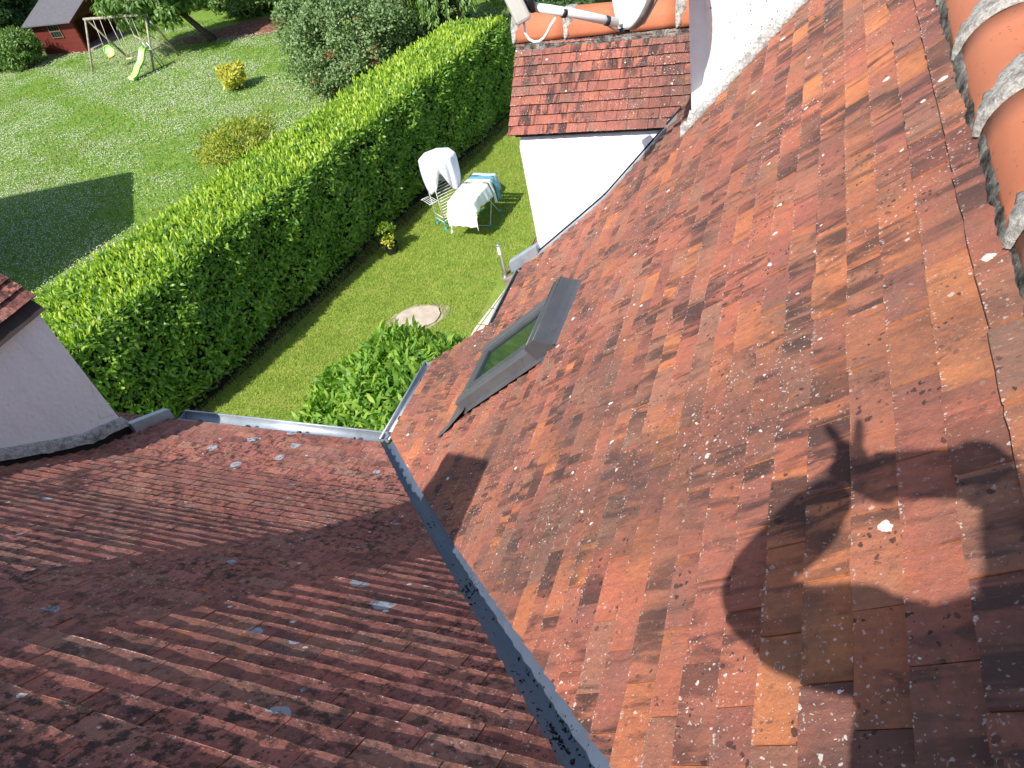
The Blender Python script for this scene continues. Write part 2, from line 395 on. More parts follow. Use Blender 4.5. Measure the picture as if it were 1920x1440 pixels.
M_CLOTH = simple('white_cotton', (0.80, 0.80, 0.80), 0.9, var=0.03, scale=6, bump=0.1)
M_CLOTH2 = simple('lilac_white_cotton', (0.70, 0.69, 0.78), 0.9, var=0.03, scale=6, bump=0.1)
M_TOWEL = simple('blue_towel', (0.10, 0.33, 0.46), 0.95, var=0.12, scale=20, bump=0.3)
M_TOWEL2 = simple('pale_blue_towel', (0.45, 0.55, 0.68), 0.95, var=0.12, scale=20, bump=0.3)

def plank_material(name, col, axis_scale=(0.3, 0.3, 7.0)):
    k = NT(name); c = k.coord()
    wv = k.n('ShaderNodeTexWave', wave_type='BANDS', bands_direction='Z', wave_profile='SAW'); k.l(c, wv.inputs[0]); wv.inputs['Scale'].default_value = 1.25; wv.inputs['Distortion'].default_value = 0.0
    n = k.noise(k.mapping(c, (1.5, 1.5, 14)), 2, 5, 0.6)
    base = k.ramp(n, [(0.3, tuple(x * 0.7 for x in col)), (0.7, col)])
    base = k.mix(k.ramp(wv.outputs[1], [(0.0, 0.85), (0.1, 0.0), (0.96, 0.0), (1.0, 0.85)]), base, tuple(x * 0.3 for x in col))
    k.setp(base, 0.75, 0, 0.25); k.bump(wv.outputs[1], 0.5, 0.01); return k.m
M_SHED = plank_material('red_stained_boards', (0.15, 0.026, 0.018))
M_SHEDIN = plank_material('brown_stained_boards', (0.10, 0.028, 0.018))
M_FELT = simple('grey_roofing_felt', (0.105, 0.10, 0.11), 0.9, var=0.1, scale=6, bump=0.3, bscale=120)

def grass_material():
    k = NT('lawn_turf'); c = k.coord('Object')
    n1 = k.noise(c, 0.35, 4, 0.6); n2 = k.noise(c, 2.4, 5, 0.65); n3 = k.noise(c, 40, 4, 0.7)
    near = k.ramp(n2, [(0.3, (0.16, 0.25, 0.036)), (0.5, (0.245, 0.33, 0.05)), (0.72, (0.36, 0.36, 0.09))])
    far = k.ramp(n2, [(0.3, (0.11, 0.225, 0.036)), (0.5, (0.18, 0.29, 0.046)), (0.75, (0.27, 0.32, 0.06))])
    sp = k.n('ShaderNodeSeparateXYZ'); k.l(c, sp.inputs[0])
    side = k.math('MULTIPLY_ADD', sp.outputs[1], -0.19, k.math('ADD', sp.outputs[0], 12.1))   # which side of the hedge
    f = k.math('MULTIPLY', side, 2.0, clamp=True)
    base = k.mix(f, far, near)
    base = k.mix(k.ramp(n1, [(0.52, 0.0), (0.72, 0.45)]), base, (0.17, 0.165, 0.05))
    base = k.mix(k.ramp(n3, [(0.4, 0.0), (0.7, 0.55)]), base, (0.035, 0.065, 0.012))
    k.setp(base, 0.9, 0, 0.15); k.bump(n3, 0.8, 0.03); return k.m
M_GRASS = grass_material()
M_BLADE = leaf_material('grass_blades', [(0.0, (0.18, 0.27, 0.036)), (0.5, (0.31, 0.40, 0.06)), (1.0, (0.48, 0.48, 0.12))], 0.3, 0.6, 0.2)
M_BLADE2 = leaf_material('clover_leaves', [(0.0, (0.11, 0.235, 0.032)), (0.5, (0.19, 0.33, 0.046)), (1.0, (0.32, 0.40, 0.07))], 0.3, 0.6, 0.2)
M_FLOWER = simple('clover_flower_white', (0.62, 0.60, 0.50), 0.8, var=0.15, scale=30)
M_FLOWERY = simple('buttercup_yellow', (0.62, 0.45, 0.03), 0.7)
M_MULCH = simple('bark_mulch', (0.20, 0.085, 0.05), 0.95, var=0.6, scale=7, bump=1.0, bscale=30)
M_SOIL = simple('dry_soil', (0.24, 0.17, 0.11), 0.95, var=0.35, scale=6, bump=0.8, bscale=30)

def paving_material():
    k = NT('cream_paving'); c = k.coord()
    br = k.n('ShaderNodeTexBrick'); k.l(k.mapping(c, rot=(0, 0, 0.12)), br.inputs[0])
    br.inputs['Scale'].default_value = 1.0; br.inputs['Brick Width'].default_value = 0.5; br.inputs['Row Height'].default_value = 0.5; br.offset = 0
    br.inputs['Mortar Size'].default_value = 0.012; br.inputs['Color1'].default_value = (0.62, 0.57, 0.43, 1); br.inputs['Color2'].default_value = (0.56, 0.51, 0.39, 1); br.inputs['Mortar'].default_value = (0.14, 0.12, 0.06, 1)
    n = k.noise(c, 9, 5, 0.7)
    base = k.mix(k.ramp(n, [(0.5, 0.0), (0.75, 0.4)]), br.outputs[0], (0.36, 0.31, 0.2))
    k.setp(base, 0.85, 0, 0.2); k.bump(n, 0.3, 0.01); return k.m
M_PAVE = paving_material()
M_SLAB = simple('pale_sandy_slab', (0.44, 0.36, 0.28), 0.95, var=0.16, scale=5, bump=0.4, bscale=25)

# ================================================================ THE HOUSE
house = thing('house', (0, 2.5, 0), 'white rendered house with weathered red clay tile roofs, two dormers and a roof window', 'house')
PROF_R = [(0.46, 7.3592), (-1.2453, 5.5407), (-1.85, 5.0430), (-2.42, 4.758)]          # x, z down the right slope
VA, VB = 0.155, 1.052                                                                  # valley in plan: y = VA - VB x
PROF_L = [(VA - VB * x, z) for x, z in PROF_R]                                         # y, z down the left slope

class Profile:
    def __init__(s, pts):
        s.p = pts; s.q = [0.0]
        for (a, b), (c, d) in zip(pts, pts[1:]): s.q.append(s.q[-1] + math.hypot(c - a, d - b))
    def seg(s, q):
        for i in range(len(s.q) - 1):
            if q <= s.q[i + 1] or i == len(s.q) - 2: return i
    def at(s, q):
        i = s.seg(q); t = (q - s.q[i]) / (s.q[i + 1] - s.q[i]); (a, b), (c, d) = s.p[i], s.p[i + 1]
        return a + (c - a) * t, b + (d - b) * t
    def nrm(s, q):
        ax = az = 0
        for dq in (-0.12, -0.04, 0.04, 0.12):
            i = s.seg(min(max(q + dq, 0), s.q[-1])); (a, b), (c, d) = s.p[i], s.p[i + 1]; L = math.hypot(c - a, d - b)
            ax += (c - a) / L; az += (d - b) / L
        L = math.hypot(ax, az); ax /= L; az /= L
        nx, nz = -az, ax
        if nz < 0: nx, nz = -nx, -nz
        return nx, nz
PR, PL = Profile(PROF_R), Profile(PROF_L)
def zR(x):
    for (a, b), (c, d) in zip(PROF_R, PROF_R[1:]):
        if x >= c or (c, d) == PROF_R[-1]: return b + (d - b) * (x - a) / (c - a)
def zL(y): return zR((VA - y) / VB)
def surfR(u, q, h):
    x, z = PR.at(q); n = PR.nrm(q); return (x + n[0] * h, u, z + n[1] * h)
def surfL(u, q, h):
    y, z = PL.at(q); n = PL.nrm(q); return (u, y + n[0] * h, z + n[1] * h)
def plane_surf(e0, top, udir):
    """roof plane: q runs down from the ridge point 'top' to the eave point e0; u along udir"""
    top, e0, ud = Vector(top), Vector(e0), Vector(udir); dn = (e0 - top).normalized(); n = dn.cross(ud).normalized()
    if n.z < 0: n = -n
    return lambda u, q, h: tuple(top + ud * u + dn * q + n * h)

def clip(poly, g):
    out = []; n = len(poly)
    for i in range(n):
        a, b = poly[i], poly[(i + 1) % n]; ga, gb = g(*a[:2]), g(*b[:2])
        if ga >= 0: out.append(a)
        if (ga >= 0) != (gb >= 0):
            t = ga / (ga - gb); out.append((a[0] + (b[0] - a[0]) * t, a[1] + (b[1] - a[1]) * t))
    return out

def tiles(name, surf, u0, u1, q0, qn, e, wd, mat, parent, clips=(), th=0.0125, seed=1, wild=1.0, bias=None, lap=0.0):
    r = random.Random(seed); V = []; F = []; UV = []; LOC = []; COLS = []; rowl = 0.0
    i = 0; q = q0
    while q < qn + 1e-6:
        uo = (0.5 * wd if i % 2 else 0.0) + r.uniform(-0.012, 0.012); row = r.uniform(-0.003, 0.003) * wild; rowl = abs(r.gauss(0, 0.0022)) * wild
        nu = int((u1 - u0) / wd) + 3
        for j in range(-1, nu):
            ua = u0 + uo + j * wd + 0.0012; ub = ua + wd - 0.0024
            if ub < u0 or ua > u1: continue
            qb = q + row + r.gauss(0, 0.0012) * wild; ql = qb + r.gauss(0, 0.0008) * wild; qr = 2 * qb - ql
            if r.random() < 0.02: qb += r.uniform(-0.005, 0.007)
            head = qb - e - 0.028
            poly = [(ua, head), (ua, ql)] + [(ua + (ub - ua) * t, ql + (qr - ql) * t + r.gauss(0, 0.0011)) for t in (0.2, 0.45, 0.7, 0.88)] + [(ub, qr), (ub, head)]
            poly = [(min(max(a, u0), u1), b) for a, b in poly]
            for g in clips:
                poly = clip(poly, g)
                if len(poly) < 3: break
            if len(poly) < 3: continue
            t1 = r.gauss(0, 0.0009) * wild; t2 = r.gauss(0, 0.0011) * wild; lift = rowl + abs(r.gauss(0, 0.0009)) * wild
            if r.random() < 0.012 * wild: lift += r.uniform(0.003, 0.006)
            um = (ua + ub) / 2
            def H(a, b):
                k = (qb - b) / e
                cam_ = 0.0016 * (1 - ((a - um) / (wd / 2)) ** 2)
                return -(th + 0.0005) * k + lift * (1 - k) + t1 * (a - um) / (wd / 2) + t2 * k * 0.5 + cam_
            b0 = len(V); n = len(poly)
            V += [surf(a, b, H(a, b)) for a, b in poly] + [surf(a, b, H(a, b) - th) for a, b in poly]
            cr = (r.random(), r.random(), r.random())
            if bias: cr = (cr[0], cr[1], bias(um, qb, cr[2], r))
            def addf(idx, al=1.0):
                F.append(tuple(b0 + t for t in idx))
                for t in idx:
                    a, b = poly[t % n]; LOC.append((a - um, qb - b)); UV.append((a, b + (0.004 if t >= n else 0))); COLS.append(cr + (al,))
            addf(list(range(n)))
            for t in range(n):
                a, b = poly[t], poly[(t + 1) % n]
                if abs(a[1] - head) < 1e-6 and abs(b[1] - head) < 1e-6: continue
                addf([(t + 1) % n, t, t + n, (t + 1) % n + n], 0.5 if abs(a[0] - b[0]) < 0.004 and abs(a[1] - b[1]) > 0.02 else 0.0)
        q += e; i += 1
    off = wloc(parent)
    me = bpy.data.meshes.new(name); me.from_pydata([(x - off.x, y - off.y, z - off.z) for x, y, z in V], [], F)
    uvl = me.uv_layers.new(name='UVMap'); uvl.data.foreach_set('uv', np.array(UV, np.float32).ravel())
    ul = me.uv_layers.new(name='loc'); ul.data.foreach_set('uv', np.array(LOC, np.float32).ravel())
    ca = me.color_attributes.new('tile', 'FLOAT_COLOR', 'CORNER')
    ca.data.foreach_set('color', np.array(COLS, np.float32).ravel())
    me.update()
    o = link(name, me, mat, parent)
    # winding: faces must look along the roof normal
    up = sum(p.normal.z for p in list(me.polygons)[:400:9])
    if up < 0: me.flip_normals()
    return o

EXP, TW = 0.0867, 0.17
nv = math.hypot(1, VB); MARG = 0.036
gR = lambda u, q: (u + VB * PR.at(q)[0] - VA) / nv - MARG
gL = lambda u, q: -((PL.at(q)[0] + VB * u - VA) / nv) - MARG
QSTEP = PR.q[2] + 0.11 * 1.118
q0 = 0.2412 - EXP
nA = int((QSTEP - q0) / EXP)
qA = q0 + nA * EXP
gS = lambda u, q: (3.49 + 0.20 / 0.46 * (PR.at(q)[0] + 2.42)) - u        # cut edge of the lower eave
def biasR(u, q, v, r):
    # runs of browner tiles half way down the slope, orange ones nearer the ridge
    if 0.75 < q < 2.6 and r.random() < 0.45: return min(0.99, max(0, r.gauss(0.42, 0.26)))
    if q < 0.9 and r.random() < 0.3: return r.uniform(0.8, 1.0)
    return v
tiles('roof_tiles', surfR, -1.6, 6.5, q0, qA, EXP, TW, M_TILE_R, house, (gR,), seed=3, bias=biasR, th=0.0175)
tiles('roof_tiles', surfR, 1.5, 4.6, qA + EXP, PR.q[-1] - 0.005, EXP, TW, M_TILE_R, house, (gR, gS), seed=4)
tiles('roof_tiles', surfL, -7.5, 0.4, 0.2412 - EXP, PL.q[-1] - 0.005, EXP, TW, M_TILE_L, house, (gL,), seed=5, wild=0.9)
# far side of the main roof
surfE = lambda u, q, h: (0.92 - surfR(u, q, h)[0], u, surfR(u, q, h)[2])
tiles('roof_tiles', surfE, -1.6, 6.5, q0, 2.6, EXP, TW, M_TILE_R, house, seed=6)

# underlay boards below the tiles (all slopes, closed to the back)
d = MB(); dn = -0.05
XS = [0.46, -0.4, -1.2453, -1.85, -2.0]
for a, b in zip(XS, XS[1:]):
    d.quad((a, VA - VB * a, zR(a) + dn), (b, VA - VB * b, zR(b) + dn), (b, 6.5, zR(b) + dn), (a, 6.5, zR(a) + dn))
d.quad((-2.0, VA + VB * 2.0, zR(-2.0) + dn), (-2.40, VA + VB * 2.40, zR(-2.40) + dn), (-2.40, 3.47, zR(-2.40) + dn), (-2.0, 3.64, zR(-2.0) + dn))
YS = [VA - VB * x for x in [0.46, -1.2453, -1.85, -2.40]]
for a, b in zip(YS, YS[1:]):
    xa, xb = (VA - a) / VB, (VA - b) / VB
    d.quad((xa, a, zL(a) + dn), (-7.5, a, zL(a) + dn), (-7.5, b, zL(b) + dn), (xb, b, zL(b) + dn))
d.build('roof_underlay', M_DECK, house)
d = MB()
d.quad((-7.5, -0.329, 7.33), (0.46, -0.329, 7.33), (-2.2, -3.2, 4.70), (-7.5, -3.2, 4.70))
d.quad((0.46, -0.329, 7.33), (0.46, -3.4, 7.33), (-2.2, -3.4, 4.70), (-2.2, -3.2, 4.70))
d.quad((0.46, -3.4, 7.32), (0.46, -1.6, 7.32), (3.0, -1.6, 4.80), (3.0, -3.4, 4.80))
d.build('rear_roof_slope', simple('rear_tiles', (0.25, 0.085, 0.055), 0.9, var=0.3, scale=9, bump=0.5), house)

# walls under the eaves
wl = MB()
wl.box((-4.75, -0.25, 2.3), (5.4, 5.45, 4.6)); wl.box((0.46, 1.7, 2.35), (4.5, 9.4, 4.7)); wl.box((-2.0, 2.9, 2.25), (0.5, 1.08, 4.5))
wl.prism([(-1.75, 6.4, 4.7), (2.67, 6.4, 4.7), (0.46, 6.4, 7.25)], (0, -0.2, 0))
wl.prism([(-7.4, 2.45, 4.6), (-7.4, -2.95, 4.6), (-7.4, -0.33, 7.25)], (0.2, 0, 0))
wl.build('house_wall', M_RENDER, house)

# valley trough
def zval(x, y):
    s_ = (y + VB * x - VA)
    return zR(x) if s_ >= 0 else zL(y)
V_ = MB(); perp = Vector((VB, 1, 0)).normalized(); rows = []
xs = np.linspace(0.25, -2.40, 60); crossv = (-0.115, -0.075, -0.052, -0.03, -0.010, 0.0, 0.010, 0.03, 0.052, 0.075, 0.115)
for i, x in enumerate(xs):
    y = VA - VB * x; lap = 0.004 * ((i // 12) % 2)
    row = []
    for m in crossv:
        px, py = x + perp.x * m, y + perp.y * m
        row.append((px, py, zval(px, py) - 0.034 + lap - 0.006 * math.exp(-(m / 0.03) ** 2) + 0.0018 * math.sin(i * 0.9 + m * 30) + (0.010 if abs(m) < 0.006 else 0.0)))
    rows.append(row)
V_.grid(rows); V_.build('valley_gutter', M_ZINC, house, smooth=True)
# moss and twigs lying in the valley
dm = MB(); r = random.Random(5)
def clump(x, y, z, s):
    n = 6; b = len(dm.v)
    ring = [(x + s * r.uniform(0.5, 1) * math.cos(t * 2 * PI / n), y + s * r.uniform(0.5, 1) * math.sin(t * 2 * PI / n), z - 0.002) for t in range(n)]
    dm.v += ring + [(x, y, z + s * r.uniform(0.3, 0.6))]
    for t in range(n): dm.f.append((b + t, b + (t + 1) % n, b + n))
for cx, num, spread in ((-0.20, 70, 0.04), (-0.27, 60, 0.03), (-0.385, 190, 0.022), (-0.44, 60, 0.03), (-0.56, 40, 0.03), (-0.78, 18, 0.03), (-1.00, 60, 0.03), (-1.40, 22, 0.03), (-1.55, 40, 0.03), (-1.72, 14, 0.06), (-2.0, 10, 0.2), (-0.6, 40, 0.4)):
    for t in range(num):
        x = cx + r.gauss(0, spread); m = r.gauss(-0.002, 0.016)
        if x > 0.2 or x < -2.35: continue
        px, py = x + perp.x * m, VA - VB * x + perp.y * m
        clump(px, py, zval(px, py) - 0.033, min(0.008, abs(r.gauss(0.0018, 0.0022)) + 0.0012))
tag(dm.build('moss_debris', M_DIRT), kind='stuff')['label'] = 'black moss crumbs and twigs lying in the zinc valley'

# half-round gutters
def gutter(p, q, rad=0.048, silt=False):
    p, q = Vector(p), Vector(q); a = (q - p); L = a.length; a.normalize(); sd = a.cross(Vector((0, 0, 1))).normalized()
    mb = MB(); P = []
    angs = [PI + k * PI / 10 for k in range(11)]
    for t in (0.0, 1.0):
        c = p + a * L * t
        P.append([c + sd * rad * math.cos(g) + Vector((0, 0, rad * math.sin(g))) for g in angs])
    mb.grid(P)
    o = mb.build('gutter', M_GUTTER, house, smooth=True, solid=0.003)
    l = MB()
    for s_ in (-1, 1): l.tube([p + sd * s_ * rad, q + sd * s_ * rad], 0.0075, 8)
    l.build('gutter_lip', M_GUTTER, o, smooth=True)
    n = max(2, int(L / 0.42)); 
    for k in range(n):
        c = p + a * (L * (k + 0.5) / n)
        b = MB()
        b.box(c + sd * rad + Vector((0, 0, 0.009)), (0.030, 0.024, 0.016), (a, sd, (0, 0, 1)))
        b.build('gutter_bracket', M_BED, o)
    if silt:
        st_ = MB(); P = [[p + a * (L * j / 40) + sd * rad * 0.9 * t + Vector((0, 0, -rad * 0.42 + 0.006 * math.sin(j * 1.3 + t * 2))) for t in (-1, -0.5, 0, 0.5, 1)] for j in range(41)]
        st_.grid(P); st_.build('gutter_silt', M_SILT, o)
    for t in (p, q):
        e = MB(); e.prism([t + sd * rad * math.cos(g) + Vector((0, 0, rad * math.sin(g))) for g in angs], a * 0.002)
        e.build('gutter_end', M_GUTTER, o)
    return o
gutter((-4.20, 2.735, 4.735), (-2.45, 2.735, 4.735))
gutter((-2.445, 2.72, 4.735), (-2.445, 3.50, 4.735), 0.034)
gutter((-1.962, 3.66, 4.945), (-1.962, 4.40, 4.945), 0.040, True)

# ridges: half-round tiles bedded in mortar
def ridge_proto(rad, ht, L):
    mb = MB(); P = []
    for t in (0.0, 0.25, 0.5, 0.75, 1.0):
        sc = 1.0 - 0.05 * t
        P.append([(rad * sc * math.cos(g), L * t, ht * sc * math.sin(g) - 0.004 - 0.002 * math.cos(6 * g)) for g in [PI * k / 16 for k in range(17)]])
    mb.grid(P); return mb
def mortar_proto(rad, ht, wmax):
    mb = MB(); P = []; r = random.Random(2)
    K = 22
    for t in range(6):
        row = []
        for k in range(K + 1):
            g = PI * k / K; w_ = 0.012 + wmax * max(0, math.sin(g)) ** 0.8
            prof = (0.0, 0.7, 0.9, 0.85, 0.5, 0.0)[t]
            pos = (-0.10, -0.09, 0.3, 0.65, 0.92, 1.0)[t]
            h = 0.013 * prof + (r.uniform(-0.003, 0.003) if 0 < t < 5 else 0)
            wob = 0.010 * math.sin(k * 1.7) + 0.006 * math.sin(k * 3.1) if t > 2 else 0
            row.append(((rad + h) * math.cos(g), pos * w_ + wob * (pos > 0.5), (ht + h) * math.sin(g) - 0.004))
        P.append(row)
    mb.grid(P); return mb
def ridge_run(parent, start, end, axis, rad, ht, L, wmax, phase=0.0):
    start, end = Vector(start), Vector(end); a = (end - start); n = int(a.length / L) + 1; a.normalize()
    rz = math.atan2(a.y, a.x) - PI / 2
    off = wloc(parent); proto = None
    for k in range(n):
        p = start + a * (k * L)
        if proto is None:
            tl = ridge_proto(rad, ht, L * 1.0).build('ridge_tile', M_RIDGE, None, smooth=True, solid=0.012); tl.parent = parent
            mo = mortar_proto(rad, ht, wmax).build('mortar_joint', M_MORTAR, None, smooth=True); mo.parent = tl
            proto = (tl, mo); t2, m2 = tl, mo
        else:
            t2 = proto[0].copy(); COL.objects.link(t2); t2.parent = parent
            m2 = proto[1].copy(); COL.objects.link(m2); m2.parent = t2
        t2.location = p - off; t2.rotation_euler = (0, 0, rz)
        m2.rotation_euler = (0, 0, PI if (k * 7) % 11 == 20 else 0)
def bedding(parent, start, end, side, z, wd, seed, hgt=0.02):
    """rough mortar strip squeezed out under the ridge tile edge"""
    r = random.Random(seed); start, end = Vector(start), Vector(end); L = (end - start).length; a = (end - start).normalized(); side = Vector(side)
    mb = MB(); P = []; n = int(L / 0.014); j = 0
    for k in range(n + 1):
        c = start + a * (L * k / n); j = 0.85 * j + r.gauss(0, 0.0016)
        row = []
        for (o_, h) in ((-0.010, 0.013), (0.002, 0.012), (wd * 0.4, 0.008), (wd * 0.8, 0.0), (wd, -0.018)):
            row.append(c + side * (o_ + (j if o_ > 0 else 0)) + Vector((0, 0, h - (o_ * 1.0 if o_ > 0 else 0) + r.gauss(0, 0.0022))))
        P.append(row)
    mb.grid(P); return mb.build('mortar_bedding', M_BED, parent, smooth=True)
ridge_run(house, (0.478, -1.695, 7.225), (0.478, 6.4, 7.225), 'y', 0.137, 0.128, 0.415, 0.128)
bedding(house, (0.346, -1.6, 7.236), (0.346, 6.4, 7.236), (-1, 0, 0), 0, 0.013, 1)
bedding(house, (0.578, -1.6, 7.232), (0.578, 6.4, 7.232), (1, 0, 0), 0, 0.030, 2)
ridge_run(house, (-7.5, -0.329, 7.222), (0.2, -0.329, 7.222), 'x', 0.125, 0.165, 0.415, 0.135)

# ---- right dormer
rd = MB()
rd.prism([(-1.80, 4.45, 4.4), (-1.80, 5.55, 4.4), (-1.80, 5.55, 5.92), (-1.80, 5.0, 6.47), (-1.80, 4.45, 5.92)], (2.0, 0, 0))
rdo = rd.build('dormer', M_RENDER, house); rdo['label'] = 'white dormer with a tiled gable roof'
tiles('dormer_roof', plane_surf((0, 4.38, 5.975), (0, 5.0, 6.573), (1, 0, 0)), -1.862, -0.1, 0.115, 0.8625, 0.0680, 0.135, M_TILE_D, rdo, seed=21, th=0.011, wild=0.7)
tiles('dormer_roof', plane_surf((0, 5.62, 5.975), (0, 5.0, 6.573), (1, 0, 0)), -1.862, -0.1, 0.115, 0.8625, 0.0680, 0.135, M_TILE_D, rdo, seed=22, th=0.011)
u_ = MB()
for s_ in (-1, 1): u_.quad((-1.82, 5 - s_ * 0.545, 5.995), (-0.1, 5 - s_ * 0.545, 5.995), (-0.1, 5, 6.52), (-1.82, 5, 6.52))
u_.build('dormer_underlay', M_DECK, rdo)
ridge_run(rdo, (-1.875, 5.0, 6.475), (-0.25, 5.0, 6.475), 'x', 0.125, 0.150, 0.365, 0.062)
bedding(rdo, (-1.86, 4.882, 6.452), (-0.2, 4.882, 6.452), (0, -1, 0), 0, 0.026, 5)
bedding(rdo, (-1.86, 5.118, 6.452), (-0.2, 5.118, 6.452), (0, 1, 0), 0, 0.026, 6)
def strip_x(x0, x1, y0, y1, lo, hi, n=24):
    mb = MB()
    X = np.linspace(x0, x1, n)
    for a, b in zip(X, X[1:]):
        mb.prism([(a, y0, zR(a) + lo), (b, y0, zR(b) + lo), (b, y0, zR(b) + hi), (a, y0, zR(a) + hi)], (0, y1 - y0, 0))
    return mb
strip_x(-1.795, -0.70, 4.442, 4.452, -0.02, 0.020).build('painted_gap_shade', M_DARK, rdo)  # black strip painted in for the shade along the cheek foot
strip_x(-1.80, -0.72, 4.395, 4.442, -0.02, 0.006).build('flashing', M_GUTTER, rdo)
k_ = MB(); k_.prism([(-1.80, 4.40, zR(-1.80) - 0.02), (-2.05, 4.40, zR(-2.05) - 0.03), (-2.05, 4.40, zR(-2.05) + 0.07), (-1.80, 4.40, zR(-1.80) + 0.085)], (0, 0.055, 0))
k_.build('flashing', M_GUTTER, rdo, bevel=0.004)

# ---- left dormer
ld = MB()
ld.prism([(-4.285, 2.385, 4.4), (-5.25, 2.385, 4.4), (-5.25, 2.385, 5.95), (-4.77, 2.385, 6.44), (-4.285, 2.385, 5.95)], (0, -2.4, 0))
ldo = ld.build('dormer', M_RENDER, house); ldo['label'] = 'white dormer cheek in shade under a tiled roof edge'
tiles('dormer_roof', plane_surf((-4.185, 0, 6.01), (-4.77, 0, 6.575), (0, 1, 0)), -0.2, 2.425, 0.12, 0.813, EXP, TW, M_TILE_L, ldo, seed=31)
tiles('dormer_roof', plane_surf((-5.355, 0, 6.01), (-4.77, 0, 6.575), (0, 1, 0)), -0.2, 2.425, 0.12, 0.813, EXP, TW, M_TILE_L, ldo, seed=32)
u_ = MB()
for s_ in (-1, 1): u_.quad((-4.77 + s_ * 0.56, -0.1, 5.985), (-4.77 + s_ * 0.56, 2.40, 5.985), (-4.77, 2.40, 6.53), (-4.77, -0.1, 6.53))
u_.build('dormer_underlay', M_DECK, ldo)
ridge_run(ldo, (-4.77, -0.2, 6.46), (-4.77, 2.3, 6.46), 'y', 0.125, 0.15, 0.415, 0.1)
sk = MB(); r = random.Random(9); YY = np.linspace(0.55, 2.40, 46); P = []
for y in YY:
    z = zL(y) + 0.045 + 0.01 * math.sin(y * 3); P.append([(-4.284, y, z + 0.092), (-4.268 + r.gauss(0, 0.001), y, z + 0.086 + r.gauss(0, 0.002)), (-4.255 + r.gauss(0, 0.002), y, z + 0.05), (-4.250 + r.gauss(0, 0.002), y, z + 0.004 + r.gauss(0, 0.004)), (-4.284, y, z - 0.008)])
sk.grid(P); sk.quad(*[p for p in P[-1]]); sk.build('mortar_skirt', M_SKIRT, ldo, smooth=False)
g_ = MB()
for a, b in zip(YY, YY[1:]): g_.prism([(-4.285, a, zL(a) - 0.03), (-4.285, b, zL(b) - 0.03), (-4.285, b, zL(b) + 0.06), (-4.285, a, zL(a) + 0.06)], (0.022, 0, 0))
g_.build('painted_gap_shade', M_DARK, ldo)  # black strip standing in for the shade under the mortar skirt
k_ = MB(); k_.prism([(-4.285, 2.39, zL(2.39) - 0.02), (-4.285, 2.70, zL(2.70) - 0.02), (-4.285, 2.70, zL(2.70) + 0.075), (-4.285, 2.39, zL(2.39) + 0.085)], (0.055, 0, 0))
k_.build('flashing', M_GUTTER, ldo, bevel=0.004)

# ---- white chimney beside the right dormer, with the curved rough render facing
ch = MB(); ch.box((0.03, 4.20, 7.35), (1.19, 0.54, 2.5))
cho = ch.build('chimney', M_SMOOTH, house, bevel=0.006); cho['label'] = 'white rendered chimney with a curved rough facing'
cap = MB(); cap.box((0.03, 4.20, 8.64), (1.33, 0.68, 0.09)); cap.build('chimney_cap', M_SKIRT, cho, bevel=0.01)
fc = MB()
cur = [(-0.470, 8.58), (-0.483, 7.3), (-0.481, 7.028), (-0.474, 6.79), (-0.474, 6.637), (-0.485, 6.558), (-0.503, 6.476), (-0.532, 6.394), (-0.561, 6.323), (-0.586, 6.264), (-0.618, 6.200)]
base = [(x, zR(x) - 0.015) for x in np.linspace(-0.60, 0.46, 12)] + [(0.625, 7.2), (0.625, 8.58)]
poly = [(x, 3.895, z) for x, z in cur + base]
fc.prism(poly, (0, 0.034, 0)); fc.build('render_facing', M_ROUGH, cho)
r = random.Random(4); sk = MB(); P = []
for x in np.linspace(-0.62, 0.40, 60):
    z = zR(x); P.append([(x, 3.893, z + 0.06 + r.gauss(0, 0.014)), (x, 3.880 + r.gauss(0, 0.004), z + 0.035 + r.gauss(0, 0.005)), (x, 3.866 + r.gauss(0, 0.005), z + 0.006 + r.gauss(0, 0.004)), (x, 3.885, z - 0.02)])
sk.grid(P); sk.build('mortar_skirt', mortar_material('chimney_foot_mortar', (0.66, 0.64, 0.60), (0.22, 0.21, 0.2), 0.40), cho, smooth=True)

# ---- brick chimney on the left ridge (its shadow falls across the left roof)
c2 = MB(); c2.box((-2.14, -0.21, 7.20), (0.53, 0.48, 1.26)); c2o = c2.build('chimney', M_RENDER, house, bevel=0.005); c2o['label'] = 'short rendered chimney straddling the left ridge'
pt = MB(); pt.lathe((-2.14, -0.21, 7.82), [(0.10, 0), (0.085, 0.02), (0.0851, 0.05), (0.06, 0.05)], 16); pt.build('chimney_pot', M_RIDGE, c2o)

# ---- roof window
SO = Vector((-1.105, 2.655, zR(-1.245) + 0.8229 * 0.140))                      # upper near corner on the tiles
sv = Vector((-(0.6047), 0, -(0.4977))).normalized()           # down the slope
su = Vector((0, 1, 0)); sn = Vector((-sv.z, 0, sv.x)); sn = sn if sn.z > 0 else -sn
SW, SL = 0.535, 0.77
def sp(u, v, n): return SO + su * u + sv * v + sn * n
ax3 = (su, sv, sn)
fr = MB()
fr.box(sp(0.035, SL / 2 + 0.02, 0.032), (0.07, SL + 0.04, 0.100), ax3)
fr.box(sp(SW - 0.035, SL / 2 + 0.02, 0.032), (0.07, SL + 0.04, 0.100), ax3)
fr.box(sp(SW / 2, SL + 0.005, 0.028), (SW - 0.142, 0.068, 0.09), ax3)
fr.box(sp(SW / 2, 0.05, 0.028), (SW - 0.142, 0.10, 0.09), ax3)
sko = fr.build('roof_window', M_ALU, house, bevel=0.006)
sa = MB()
for u in (0.098, SW - 0.098): sa.box(sp(u, SL / 2 + 0.03, 0.070), (0.052, SL - 0.10, 0.022), ax3)
